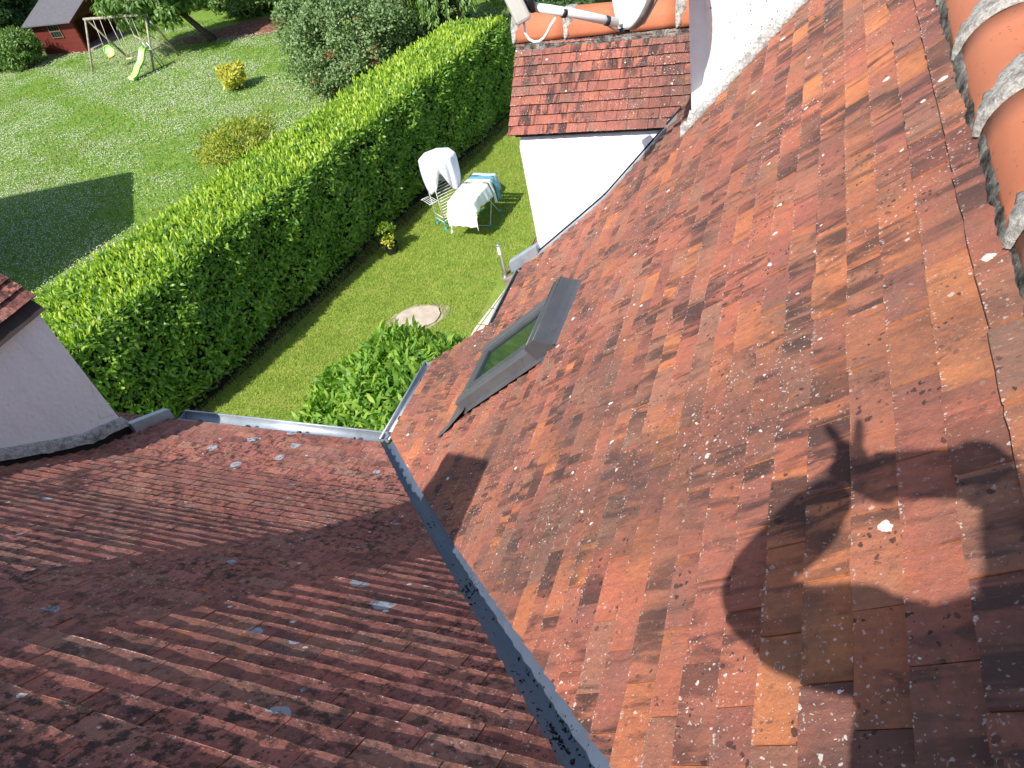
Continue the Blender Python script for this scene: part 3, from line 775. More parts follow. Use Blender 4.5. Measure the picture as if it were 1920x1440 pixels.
for v in (0.125, SL - 0.05): sa.box(sp(SW / 2, v, 0.070), (SW - 0.25, 0.052, 0.022), ax3)
sa.build('sash', M_ALU_D, sko, bevel=0.003)
gl = MB(); gl.box(sp(SW / 2, SL / 2 + 0.035, 0.064), (SW - 0.24, SL - 0.19, 0.006), ax3); gl.build('pane', M_GLASS, sko)
hd = MB(); P = []
prof = [(0.105, 0.085), (0.105, 0.108), (0.075, 0.118), (0.020, 0.120), (0.012, 0.112), (-0.015, 0.072), (-0.045, 0.042), (-0.08, 0.024), (-0.12, 0.014)]
for u in (-0.012, SW + 0.012): P.append([sp(u, v, n) for v, n in prof])
hd.grid(P)
for u in (-0.012, SW + 0.010): hd.prism([sp(u, v, n) for v, n in [(0.105, 0.0), (0.105, 0.108), (0.075, 0.118), (0.020, 0.120), (0.012, 0.112), (-0.015, 0.072), (-0.045, 0.042), (-0.05, 0.0)]], su * 0.003)
hd.build('hood', M_ALU_D, sko, solid=0.003)
lp = MB(); lp.tube([sp(-0.01, 0.075, 0.119), sp(SW + 0.01, 0.075, 0.119)], 0.005, 6); lp.tube([sp(-0.01, 0.02, 0.121), sp(SW + 0.01, 0.02, 0.121)], 0.003, 6); lp.build('hood_seam', M_ALU, sko, smooth=True)
fl = MB()
fl.quad(sp(-0.07, -0.10, 0.010), sp(-0.07, 0.06, 0.012), sp(0.0, 0.06, 0.014), sp(0.0, -0.10, 0.012))
fl.quad(sp(SW, -0.12, 0.010), sp(SW, 0.0, 0.012), sp(SW + 0.09, 0.0, 0.012), sp(SW + 0.13, -0.12, 0.010))
fl.quad(sp(-0.03, SL + 0.0, 0.030), sp(SW + 0.03, SL + 0.0, 0.030), sp(SW + 0.10, SL + 0.17, 0.014), sp(-0.10, SL + 0.17, 0.014))
fl.quad(sp(-0.10, SL + 0.17, 0.014), sp(-0.04, SL + 0.17, 0.014), sp(-0.07, SL + 0.27, 0.012), sp(-0.12, SL + 0.27, 0.012))
fl.quad(sp(-0.045, 0.06, 0.016), sp(-0.045, SL, 0.016), sp(0.0, SL, 0.016), sp(0.0, 0.06, 0.016))
fl.quad(sp(SW, 0.06, 0.016), sp(SW, SL, 0.016), sp(SW + 0.045, SL, 0.016), sp(SW + 0.045, 0.06, 0.016))
fl.build('flashing', M_ALU, sko, solid=0.003)
cl = MB(); cl.box(sp(0.05, SL - 0.02, 0.085), (0.03, 0.03, 0.01), ax3); cl.box(sp(0.06, SL - 0.06, 0.084), (0.012, 0.04, 0.008), ax3); cl.build('corner_clip', M_STEEL, sko)

# ================================================================ GROUND
def flat(name, pts, z, mat, kind='structure', parent=None):
    mb = MB(); mb.quad(*[(x, y, z) for x, y in pts]); o = mb.build(name, mat, parent); 
    if kind: o['kind'] = kind
    return o
flat('lawn', [(-140, -90), (110, -90), (110, 190), (-140, 190)], 0.0, M_GRASS)
def blob(name, cx, cy, rx, ry, rot, z, mat, seed, wob=0.18, n=40, kind='structure', dome=0.0):
    r = random.Random(seed); ph = [r.uniform(0, 6.28) for _ in range(4)]; am = [r.uniform(0.3, 1) * wob / (k + 1) for k in range(4)]
    mb = MB(); P = []
    for ring in (0.0, 0.5, 0.85, 1.0):
        row = []
        for k in range(n + 1):
            t = 2 * PI * (k % n) / n; m = ring * (1 + sum(a * math.sin((i + 2) * t + p) for i, (a, p) in enumerate(zip(am, ph))))
            x, y = rx * m * math.cos(t), ry * m * math.sin(t)
            row.append((cx + x * math.cos(rot) - y * math.sin(rot), cy + x * math.sin(rot) + y * math.cos(rot), z + dome * (1 - ring ** 2)))
        P.append(row)
    mb.grid(P); o = mb.build(name, mat)
    if kind: o['kind'] = kind
    return o
blob('mulch_bed', -22.5, 32.0, 6.6, 1.9, 0.16, 0.004, M_MULCH, 3, dome=0.12)
blob('soil_patch', -5.20, 11.40, 0.30, 0.38, 0.1, 0.004, M_SOIL, 4)
blob('soil_strip', -8.98, 13.2, 0.34, 7.2, -0.18, 0.004, simple('hedge_soil', (0.045, 0.03, 0.018), 0.95, var=0.5, scale=8), 6, wob=0.1)
blob('trodden_grass', -6.75, 9.85, 0.58, 0.45, 0.3, 0.004, simple('worn_turf', (0.30, 0.27, 0.15), 0.95, var=0.25, scale=9), 8)
flat('terrace', [(-5.46, 6.0), (-5.46, 9.6), (-5.20, 11.25), (-4.7, 11.4), (-1.85, 11.4), (-1.85, 6.4), (-2.3, 3.6), (-2.3, 6.0)], 0.008, M_PAVE)
sb = MB(); r = random.Random(2)
ring = []
for k in range(26):
    t = 2 * PI * k / 26; p = 2.6
    cx = abs(math.cos(t)) ** (2 / p) * math.copysign(1, math.cos(t)); sy = abs(math.sin(t)) ** (2 / p) * math.copysign(1, math.sin(t))
    x, y = 0.45 * cx * (1 + r.uniform(-.03, .03)), 0.34 * sy * (1 + r.uniform(-.03, .03))
    ring.append((-6.76 + x * math.cos(0.35) - y * math.sin(0.35), 9.83 + x * math.sin(0.35) + y * math.cos(0.35), 0.008))
sb.prism(ring, (0, 0, 0.03))
tag(sb.build('concrete_slab', M_SLAB, bevel=0.01), 'pale round-cornered concrete slab set in the lawn beside the broad-leaved bush', 'slab')

# ================================================================ FOLIAGE
def leaves(name, P, N, L, W, mat, parent=None, out=0.5, up=0.25, droop=0.25, rand=0.9, fold=0.18):
    n = len(P); P = np.asarray(P, float); N = np.asarray(N, float)
    L = np.asarray(L) * np.ones(n); W = np.asarray(W) * np.ones(n)
    a = rng.normal(size=(n, 3)) * rand + N * out + np.array([0, 0, up]); a /= np.linalg.norm(a, axis=1, keepdims=True) + 1e-9
    ref = N + rng.normal(size=(n, 3)) * 0.55 + np.array([0, 0, 0.35])
    sd = np.cross(a, ref); sd /= np.linalg.norm(sd, axis=1, keepdims=True) + 1e-9
    nr = np.cross(sd, a)
    V = np.empty((n, 6, 3))
    l = L[:, None]; w_ = W[:, None]
    V[:, 0] = P
    V[:, 1] = P + a * l * 0.30 - sd * w_ * 0.46 + nr * w_ * fold
    V[:, 2] = P + a * l * 0.30 + sd * w_ * 0.46 + nr * w_ * fold
    V[:, 3] = P + a * l * 0.70 - sd * w_ * 0.42 + nr * (w_ * fold * 0.8 - l * droop * 0.35)
    V[:, 4] = P + a * l * 0.70 + sd * w_ * 0.42 + nr * (w_ * fold * 0.8 - l * droop * 0.35)
    V[:, 5] = P + a * l - nr * l * droop
    b = (np.arange(n) * 6)[:, None]
    loops = np.concatenate([b + 0, b + 2, b + 1, b + 1, b + 2, b + 4, b + 3, b + 3, b + 4, b + 5], 1).ravel()
    st = (np.arange(n) * 10)[:, None] + np.array([0, 3, 7])
    return npmesh(name, V.reshape(-1, 3), loops, st.ravel(), mat, parent)

def vnoise(P, f, seed):
    """cheap smooth value noise on points (sum of sines)"""
    g = np.random.default_rng(seed); o = np.zeros(len(P))
    for k in range(6):
        d = g.normal(size=3) * f * (1 + 0.5 * k); o += np.sin(P @ d + g.uniform(0, 6.28)) / (1 + 0.5 * k)
    return o / 2.2

def clumps_crown(c, rad, ncl, per, clr, seed, shell=0.75):
    """points and outward normals in leaf clumps spread over an ellipsoid crown"""
    g = np.random.default_rng(seed); c = np.array(c, float); rad = np.array(rad, float)
    d = g.normal(size=(ncl, 3)); d /= np.linalg.norm(d, axis=1, keepdims=True)
    rr = g.uniform(0.25, 1.0, size=(ncl, 1)) ** (1 / 2.4)
    cc = c + d * rad * rr * (0.9 + 0.18 * vnoise(d * 2.0, 1.0, seed + 1)[:, None])
    sz = clr * g.uniform(0.6, 1.35, size=(ncl, 1))
    q = g.normal(size=(ncl, per, 3)); q /= np.linalg.norm(q, axis=2, keepdims=True)
    q[:, :, 2] = np.where(q[:, :, 2] < -0.3, -q[:, :, 2], q[:, :, 2])
    P = cc[:, None, :] + q * sz[:, None, :] * g.uniform(shell, 1.0, size=(ncl, per, 1)) * np.array([1, 1, 0.75])
    N = q * 0.7 + d[:, None, :] * 0.5
    P, N = P.reshape(-1, 3), N.reshape(-1, 3); k = P[:, 2] > 0.03
    return P[k], N[k], cc

def trunk(name, base, top, r0, r1, ends, mat, parent, bend=0.15, seed=0):
    r = random.Random(seed); mb = MB(); b, t = Vector(base), Vector(top)
    pts = [b.lerp(t, k / 5) + Vector((r.uniform(-bend, bend), r.uniform(-bend, bend), 0)) * (0 if k in (0, 5) else 0.5) for k in range(6)]
    mb.tube(pts, [r0 * 1.25] + [r0 + (r1 - r0) * k / 5 for k in range(1, 6)], 9)
    for e in ends:
        s_ = pts[r.choice([2, 3, 4, 5])]; e = Vector(e)
        m = s_.lerp(e, 0.5) + Vector((0, 0, 0.12 * (e - s_).length))
        mb.tube([s_, m, e], [r1 * 0.75, r1 * 0.45, r1 * 0.15], 6)
    return mb.build(name, mat, parent, smooth=True)

def plant(name, loc, label, cat, c, rad, ncl, per, clr, L, W, mat, seed, trunk_h=None, r0=0.08, part='crown', group=None, stems=1, **kw):
    t = thing(name, loc, label, cat, group)
    P, N, cc = clumps_crown(c, rad, ncl, per, clr, seed)
    g = np.random.default_rng(seed + 5)
    leaves(part, P, N, L * g.uniform(0.6, 1.2, len(P)), W * g.uniform(0.7, 1.2, len(P)), mat, t, **kw)
    c = Vector(c); r = random.Random(seed)
    ends = [tuple(cc[i]) for i in r.sample(range(len(cc)), min(len(cc), 14))]
    base = Vector(loc)
    if stems == 1:
        trunk('trunk', base, (c.x, c.y, c.z), r0, r0 * 0.5, ends, M_BARK, t, seed=seed)
    else:
        mb = MB()
        for e in ends[:stems + 6]:
            b = base + Vector((r.uniform(-.5, .5) * rad[0] * 0.4, r.uniform(-.5, .5) * rad[1] * 0.4, 0)); e = Vector(e)
            mb.tube([b, b.lerp(e, 0.5) + Vector((0, 0, 0.1)), e], [r0, r0 * 0.7, r0 * 0.25], 6)
        mb.build('stem', M_BARK, t, smooth=True)
    return t

# ---- the clipped laurel hedge
def hx_f(y): return -9.17 + 0.172 * (y - 10.6) + 0.05 * np.sin(y * 1.9) + 0.04 * np.sin(y * 4.3 + 1)
def hx_b(y): return -11.32 + 0.20 * (y - 10.6) + 0.08 * np.sin(y * 1.3 + 2)
HY0, HY1, HT = 5.2, 19.7, 2.47
hedge = thing('laurel_hedge', (-10.1, 12, 0), 'long clipped laurel hedge between the flowery lawn and the house', 'hedge')
P = []; N = []
n = 30000
y = rng.uniform(HY0, HY1, n); z = HT * rng.uniform(0.0, 1, n) ** 0.92; depth = np.abs(rng.normal(0, 0.09, n))
lump = vnoise(np.stack([y, z, y * 0], 1), 2.2, 3) * 0.10 + vnoise(np.stack([y, z, y * 0], 1), 5.5, 4) * 0.05
x = hx_f(y) - depth + lump - 0.36 * np.clip((0.60 - z) / 0.60, 0, 1) - 0.14 * np.clip((z - HT + 0.2) / 0.2, 0, 1) ** 2
k = rng.uniform(0, 1, n) < np.clip(0.25 + z / 0.4, 0, 1)
P.append(np.stack([x, y, z], 1)[k]); N.append(np.tile([0.97, -0.17, 0.15], (k.sum(), 1)))
n = 27000
y = rng.uniform(HY0, HY1, n); t = rng.uniform(0, 1, n); xb, xf = hx_b(y), hx_f(y)
x = xb + (xf - xb) * t
z = HT - np.abs(rng.normal(0, 0.07, n)) + 0.07 * vnoise(np.stack([x, y, x * 0], 1), 2.0, 5) + 0.035 * vnoise(np.stack([x, y, x * 0], 1), 5.0, 6) - 0.12 * np.clip((np.abs(t - 0.5) - 0.42) / 0.08, 0, 1) ** 2
P.append(np.stack([x, y, z], 1)); N.append(np.tile([0.05, -0.05, 1.0], (n, 1)))
n = 5200
y = np.where(rng.uniform(0, 1, n) < 0.5, HY0 - 0.0, HY1 + 0.0) + rng.normal(0, 0.06, n); t = rng.uniform(0, 1, n); x = hx_b(y) + (hx_f(y) - hx_b(y)) * t; z = HT * rng.uniform(0, 1, n)
P.append(np.stack([x, y, z], 1)); N.append(np.stack([0 * y, np.where(y > 12, 1.0, -1.0), 0.2 + 0 * y], 1))
n = 6500
y = rng.uniform(HY0, HY1, n); z = HT * rng.uniform(0.3, 1, n); x = hx_b(y) + np.abs(rng.normal(0, 0.07, n)); P.append(np.stack([x, y, z], 1)); N.append(np.tile([-0.97, 0.17, 0.2], (n, 1)))
P = np.concatenate(P); N = np.concatenate(N)
leaves('foliage', P, N, rng.uniform(0.075, 0.15, len(P)), rng.uniform(0.034, 0.056, len(P)), M_LAUREL, hedge, out=0.42, up=0.28, rand=0.62, droop=0.22)
# fresh shoots standing up from the clipped top
n = 9000; y = rng.uniform(HY0, HY1, n); t = rng.uniform(0.02, 0.99, n); x = hx_b(y) + (hx_f(y) - hx_b(y)) * t
Q = np.stack([x, y, np.full(n, HT) + rng.uniform(-0.05, 0.06, n) + 0.10 * (rng.uniform(0, 1, n) > 0.96)], 1)
leaves('shoots', Q, np.tile([0, 0, 1.0], (n, 1)), rng.uniform(0.08, 0.15, n), rng.uniform(0.03, 0.045, n), leaf_material('young_laurel_leaves', [(0.0, (0.33, 0.47, 0.05)), (1.0, (0.55, 0.63, 0.09))], 0.4, 0.38, 0.4), hedge, out=1.0, up=0.4, rand=0.35, droop=0.15)
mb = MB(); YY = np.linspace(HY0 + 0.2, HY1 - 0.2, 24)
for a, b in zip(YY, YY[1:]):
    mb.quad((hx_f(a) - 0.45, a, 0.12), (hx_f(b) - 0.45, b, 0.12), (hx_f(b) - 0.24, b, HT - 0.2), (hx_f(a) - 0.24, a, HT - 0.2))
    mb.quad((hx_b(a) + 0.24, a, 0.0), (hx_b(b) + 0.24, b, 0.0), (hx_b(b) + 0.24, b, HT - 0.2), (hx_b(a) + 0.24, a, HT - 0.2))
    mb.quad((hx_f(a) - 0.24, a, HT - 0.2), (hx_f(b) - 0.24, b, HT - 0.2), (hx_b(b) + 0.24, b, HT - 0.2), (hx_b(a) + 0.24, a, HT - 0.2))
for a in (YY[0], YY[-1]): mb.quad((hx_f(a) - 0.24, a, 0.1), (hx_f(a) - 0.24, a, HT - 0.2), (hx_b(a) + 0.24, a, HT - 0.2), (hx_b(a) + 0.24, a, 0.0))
mb.build('light_blocking_core', M_CORE, hedge, fix=False)  # closed dark core added to block light through the hedge
mb = MB(); r = random.Random(12)
for k in range(34):
    y_ = HY0 + 0.3 + k * 0.40; x_ = float(hx_f(np.array(y_))) - 0.45 + r.uniform(-.1, .1)
    mb.tube([(x_, y_, 0), (x_ + r.uniform(-.05, .1), y_ + r.uniform(-.1, .1), 0.5), (x_ + r.uniform(-.1, .2), y_ + r.uniform(-.2, .2), 1.2)], [0.03, 0.022, 0.01], 6)
mb.build('stems', M_BARK, hedge, smooth=True)

# ---- broad-leaved bush against the house
bush = thing('broad_leaved_bush', (-5.3, 6.4, 0), 'large broad-leaved laurel bush below the gutter corner', 'bush')
n = 9500; d_ = rng.normal(size=(n, 3)); d_ /= np.linalg.norm(d_, axis=1, keepdims=True); d_[:, 2] = np.abs(d_[:, 2]) * 1.0 - 0.12
lump = 1 + 0.13 * vnoise(d_ * 3, 1.1, 8)
P = np.array([-5.40, 6.60, 0.55]) + d_ * np.array([1.62, 1.85, 1.20]) * (lump * (1 - np.abs(rng.normal(0, 0.13, n))))[:, None]
k = P[:, 2] > 0.05
leaves('foliage', P[k], d_[k], rng.uniform(0.11, 0.23, k.sum()), rng.uniform(0.038, 0.068, k.sum()), M_BUSHL, bush, out=0.5, up=0.45, rand=0.55, droop=0.28)
mb = MB(); r = random.Random(3)
for k in range(26):
    t = r.uniform(0, 6.28); rr = r.uniform(0.2, 1.0)
    mb.tube([(-5.35 + 0.25 * math.cos(t), 6.55 + 0.25 * math.sin(t), 0), (-5.35 + 0.7 * rr * math.cos(t), 6.55 + 0.8 * rr * math.sin(t), 0.7), (-5.35 + 1.1 * rr * math.cos(t), 6.55 + 1.3 * rr * math.sin(t), 1.25 - 0.3 * rr)], [0.03, 0.02, 0.008], 6)
mb.build('stem', M_BARK, bush, smooth=True)
mb = MB(); mb.lathe((-5.35, 6.55, 0.05), [(0.9, 0), (1.15, 0.4), (0.95, 0.85), (0.4, 1.1), (0.05, 1.15)], 18); mb.build('light_blocking_core', M_CORE, bush, smooth=True)  # solid dark core added behind the bush leaves

# ---- shrubs and trees of the garden
g_shrub = plant('garden_shrub', (-14.6, 22.6, 0), 'big rounded grey-green shrub with rusty withered tufts behind the hedge', 'shrub', (-14.6, 22.6, 1.45), (2.9, 2.2, 2.35), 300, 130, 0.50, 0.12, 0.062, M_GREY, 41, r0=0.05, part='foliage', stems=10, out=0.5, up=0.3)
g = np.random.default_rng(4); Q = []; 
for (x, y_, z) in ((-14.2, 20.75, 1.7), (-13.6, 20.75, 1.25), (-12.95, 21.2, 1.5), (-15.0, 20.7, 0.95), (-14.0, 20.6, 0.6), (-12.8, 21.1, 1.15)):
    Q.append(np.array([x, y_, z]) + g.normal(size=(34, 3)) * np.array([.13, .1, .09]))
Q = np.concatenate(Q); leaves('withered_leaves', Q, np.tile([0.1, -0.8, 0.5], (len(Q), 1)), 0.09, 0.04, M_RUST, g_shrub)
plant('golden_shrub', (-20.5, 23.3, 0), 'small round golden-yellow shrub alone on the lawn', 'shrub', (-20.45, 23.3, 0.50), (0.55, 0.52, 0.52), 44, 40, 0.17, 0.16, 0.065, M_YELLOW, 42, r0=0.02, part='foliage', stems=6)
plant('olive_shrub', (-15.6, 16.3, 0), 'loose yellow-olive shrub at the back foot of the hedge', 'shrub', (-15.2, 16.5, 0.62), (1.75, 1.1, 0.72), 105, 80, 0.34, 0.12, 0.034, M_OLIVE, 43, r0=0.02, part='foliage', stems=10, out=0.5, up=0.9, rand=0.7)
plant('fern_like_shrub', (-38.2, 28.9, 0), 'pale green feathery shrub standing before the left shed wall', 'shrub', (-38.4, 29.2, 0.95), (1.35, 1.2, 1.05), 120, 80, 0.36, 0.18, 0.07, M_MID, 44, r0=0.03, part='foliage', stems=8, up=0.7)
plant('low_shrub', (-40.4, 29.4, 0), 'low dull green shrub at the left edge of the lawn', 'shrub', (-40.8, 29.6, 0.8), (1.6, 1.3, 0.9), 120, 80, 0.36, 0.15, 0.07, M_GREY, 45, r0=0.03, part='foliage', stems=8)
plant('lime_shrub', (-27.0, 34.2, 0), 'bright green low shrub behind the mulch bed', 'shrub', (-27.0, 34.2, 0.8), (2.4, 1.4, 1.15), 160, 80, 0.35, 0.17, 0.085, M_MID, 46, r0=0.03, part='foliage', stems=8)
plant('yellow_green_shrub', (-20.6, 32.0, 0), 'yellow-green shrub peeping over the big grey-green shrub', 'shrub', (-20.6, 32.0, 1.6), (1.7, 1.3, 1.9), 150, 80, 0.36, 0.17, 0.085, M_LIME, 47, r0=0.04, part='foliage', stems=8)
plant('spreading_tree', (-26.6, 30.1, 0), 'spreading tree with drooping glossy leaves and a bare leaning trunk', 'tree', (-27.9, 28.9, 3.0), (3.3, 2.0, 1.75), 200, 80, 0.5, 0.32, 0.11, M_MID, 48, r0=0.17, out=0.25, up=-0.75, droop=0.3, rand=0.55)
plant('dark_broadleaf_tree', (-23.2, 33.3, 0), 'dense dark broadleaf tree at the far end of the mulch bed', 'tree', (-23.2, 33.3, 2.6), (3.0, 2.2, 2.9), 260, 90, 0.5, 0.24, 0.12, M_DGREEN, 49, r0=0.14)
plant('dark_tree', (-44.5, 33.5, 0), 'dark green tree overhanging the shed roof from the left', 'tree', (-43.0, 32.4, 3.2), (3.6, 2.6, 3.2), 300, 90, 0.6, 0.25, 0.12, M_DGREEN, 50, r0=0.2)

def conifer(name, loc, label, h, rad, mat, seed):
    t = thing(name, loc, label, 'tree'); g = np.random.default_rng(seed); P = []; N = []; b = np.array(loc, float)
    mb = MB(); mb.tube([loc, (loc[0], loc[1], h)], [0.16, 0.02], 8)
    for k in range(26):
        z = 0.4 + (h - 0.5) * k / 26; R_ = rad * (1 - k / 27) ** 0.85
        for j in range(9):
            a = g.uniform(0, 6.28); rr = R_ * g.uniform(0.75, 1.05); nn = 70
            s = g.uniform(0.1, 1, nn) ** 0.7
            q = b + np.stack([np.cos(a) * rr * s, np.sin(a) * rr * s, z - 0.35 * rr * s ** 1.5], 1) + g.normal(size=(nn, 3)) * np.array([.12, .12, .05]) * (0.4 + rr * 0.5)
            P.append(q); N.append(np.tile([np.cos(a), np.sin(a), 0.1], (nn, 1)))
            mb.tube([(b[0], b[1], z), tuple(b + np.array([np.cos(a) * rr * .95, np.sin(a) * rr * .95, z - 0.3 * rr]))], [0.025, 0.006], 4)
    P = np.concatenate(P); N = np.concatenate(N)
    leaves('crown', P, N, g.uniform(0.14, 0.28, len(P)), g.uniform(0.04, 0.06, len(P)), mat, t, out=1.0, up=-0.1, rand=0.4, droop=0.1)
    mb.build('trunk', M_BARK, t, smooth=True)
conifer('fir_tree', (-13.4, 26.9, 0), 'dark fir with layered drooping boughs behind the hedge', 6.0, 2.1, M_FIR, 61)
def weeping(name, loc, label, h, rad, mat, seed, cat='tree'):
    t = thing(name, loc, label, cat); g = np.random.default_rng(seed); b = np.array(loc, float); P = []; N = []
    mb = MB(); mb.tube([loc, (loc[0] + .1, loc[1], h * 0.8)], [0.14, 0.05], 8)
    for k in range(330):
        d = g.normal(size=3); d /= np.linalg.norm(d); d[2] = abs(d[2]); top = b + np.array([0, 0, h * 0.5]) + d * np.array([rad, rad, h * 0.5]) * g.uniform(0.55, 1)
        ln = g.uniform(0.5, 1.5); nn = 46; s = g.uniform(0, 1, nn)
        q = top + np.stack([d[0] * 0.25 * s, d[1] * 0.25 * s, -ln * s], 1) + g.normal(size=(nn, 3)) * 0.05
        P.append(q); N.append(np.tile([d[0], d[1], -0.2], (nn, 1)))
        if k % 9 == 0: mb.tube([(b[0], b[1], h * 0.55), tuple((b + np.array([0, 0, h * .62]) + top) / 2), tuple(top)], [0.03, 0.018, 0.005], 4)
    P = np.concatenate(P); N = np.concatenate(N); k = P[:, 2] > 0.05
    leaves('crown', P[k], N[k], g.uniform(0.12, 0.22, k.sum()), g.uniform(0.04, 0.06, k.sum()), mat, t, out=0.4, up=-0.8, rand=0.35, droop=0.1)
    mb.build('trunk', M_BARK, t, smooth=True)
weeping('weeping_tree', (-11.2, 24.6, 0), 'weeping tree with narrow hanging leaves behind the far hedge end', 5.2, 2.0, M_MID, 62)
weeping('weeping_tree', (-8.2, 24.9, 0), 'weeping tree seen between the hedge and the tiled dormer', 5.6, 1.9, M_DGREEN, 63)
plant('dappled_tree', (-7.2, 30.5, 0), 'sunlit green tree showing above the dormer ridge beside the dish arm', 'tree', (-7.4, 30.2, 2.3), (3.4, 2.0, 2.6), 260, 80, 0.5, 0.2, 0.09, M_MID, 64, r0=0.12)
plant('dark_shrub', (-7.3, 22.0, 0), 'dark green shrub closing the gap between the hedge end and the dormer', 'shrub', (-7.2, 22.0, 1.3), (1.5, 1.0, 1.3), 120, 80, 0.4, 0.15, 0.07, M_DGREEN, 66, r0=0.05, part='foliage', stems=6)
# trees far at the back of the garden, each its own
far = [(-52, 44.0, 'rounded dark tree at the back, above the shed roof', M_DGREEN), (-46.5, 42.5, 'dark tree at the back, just right of the shed gable', M_DGREEN), (-39.5, 42.0, 'mid green tree at the back, above the swing beam', M_MID),
       (-33.0, 40.5, 'mid green tree at the back, behind the spreading tree', M_DGREEN), (-27.5, 39.5, 'dark tree at the back, above the bright low shrub', M_DGREEN), (-22.0, 37.5, 'dark tree at the back, left of the fir', M_DGREEN),
       (-17.5, 35.5, 'dark tree at the back, behind the fir', M_DGREEN), (-12.0, 33.5, 'dark tree at the back, above the weeping trees', M_DGREEN), (-59, 45.5, 'dark tree at the back, farthest left', M_DGREEN), (-30.5, 36.5, 'dark tree just behind the bright low shrub', M_DGREEN), (-35.5, 38.0, 'dark tree just right of the shed porch', M_DGREEN), (-25.0, 35.6, 'mid green tree behind the far end of the mulch bed', M_MID)]
for i, (x, y_, lab, m) in enumerate(far):
    plant('background_tree', (x, y_, 0), lab, 'tree', (x, y_, 3.0), (4.0, 2.4, 3.1), 240, 80, 0.75, 0.32, 0.17, m, 80 + i, r0=0.18, group='trees along the back of the garden')

# ---- turf detail: blades near, clover and daisies far
def blades(name, n, xr, yr, h, wd, mat, keep=None, patch=None):
    x = rng.uniform(*xr, n); y = rng.uniform(*yr, n); k = np.ones(n, bool)
    if keep is not None: k &= keep(x, y)
    x, y = x[k], y[k]; n = len(x); a = rng.uniform(0, 2 * PI, n); hh = h * rng.uniform(0.5, 1.2, n); ww = wd * rng.uniform(0.7, 1.3, n)
    lx, ly = rng.normal(0, 0.5, n) * hh, rng.normal(0, 0.5, n) * hh
    V = np.empty((n, 3, 3)); V[:, 0] = np.stack([x - np.cos(a) * ww, y - np.sin(a) * ww, 0 * x], 1); V[:, 1] = np.stack([x + np.cos(a) * ww, y + np.sin(a) * ww, 0 * x], 1)
    V[:, 2] = np.stack([x + lx, y + ly, hh], 1)
    o = npmesh(name, V.reshape(-1, 3), np.arange(3 * n), np.arange(n) * 3, mat); o['kind'] = 'stuff'; return o
inn = lambda x, y: (x > hx_f(y) - 0.25) & (x < -5.0 + 0.1) & ~(((x + 6.76) ** 2 / 0.26 + (y - 9.83) ** 2 / 0.17) < 1) & ~((x > -5.5) & (y < 11.3))
o_ = blades('lawn_grass', 190000, (-10.2, -4.4), (5.4, 24), 0.055, 0.006, M_BLADE, inn); o_['label'] = 'short mown grass of the lawn beside the house'
def infar(x, y): return (x < hx_b(y) + 0.1) & (y < 36) & ~(((x + 22.5) ** 2 / 38 + (y - 32) ** 2 / 3.0) < 1)
o_ = blades('clover_grass', 150000, (-42, -11), (9, 34), 0.07, 0.016, M_BLADE2, infar); o_['label'] = 'uncut clover grass of the garden behind the hedge'
def flowers(name, n, mat, size, thr, seed, amp=1.0):
    x = rng.uniform(-42, -11, n); y = rng.uniform(9, 33, n)
    nz = vnoise(np.stack([x, y, 0 * x], 1), 0.5, seed) + 0.6 * vnoise(np.stack([x, y, 0 * x], 1), 1.4, seed + 1)
    k = infar(x, y) & (nz * 0.9 + rng.normal(0, 0.42, n) > thr)
    x, y = x[k], y[k]; n = len(x); s = size * rng.uniform(0.6, 1.25, n); z = rng.uniform(0.05, 0.085, n); t0 = rng.uniform(0, 6, n)
    V = np.empty((n, 6, 3))
    for j in range(5):
        t = t0 + j * 2 * PI / 5; V[:, j] = np.stack([x + np.cos(t) * s, y + np.sin(t) * s, z - s * 0.4], 1)
    V[:, 5] = np.stack([x, y, z + s * 0.4], 1)
    b = (np.arange(n) * 6)[:, None]; loops = np.concatenate([np.concatenate([b + j, b + (j + 1) % 5, b + 5], 1) for j in range(5)], 1).ravel()
    o = npmesh(name, V.reshape(-1, 3), loops, np.arange(n * 5) * 3, mat); o['kind'] = 'stuff'; return o
o_ = flowers('clover_flowers', 150000, M_FLOWER, 0.0140, -0.12, 5); o_['label'] = 'white clover flowers scattered in drifts over the lawn'
o_ = flowers('buttercups', 2400, M_FLOWERY, 0.024, 0.75, 15); o_['label'] = 'yellow buttercups dotted over the lawn'
# dry leaves under the hedge
x = rng.uniform(5.6, 18, 420); P = np.stack([hx_f(x) + rng.normal(0.02, 0.16, 420), x, np.full(420, 0.02)], 1)
o_ = leaves('fallen_leaves', P, np.tile([0, 0, 1.0], (420, 1)), rng.uniform(0.04, 0.08, 420), 0.03, M_RUST, out=0.1, up=0.0, rand=0.6); o_['kind'] = 'stuff'; o_['label'] = 'dry brown leaves lying along the foot of the hedge'

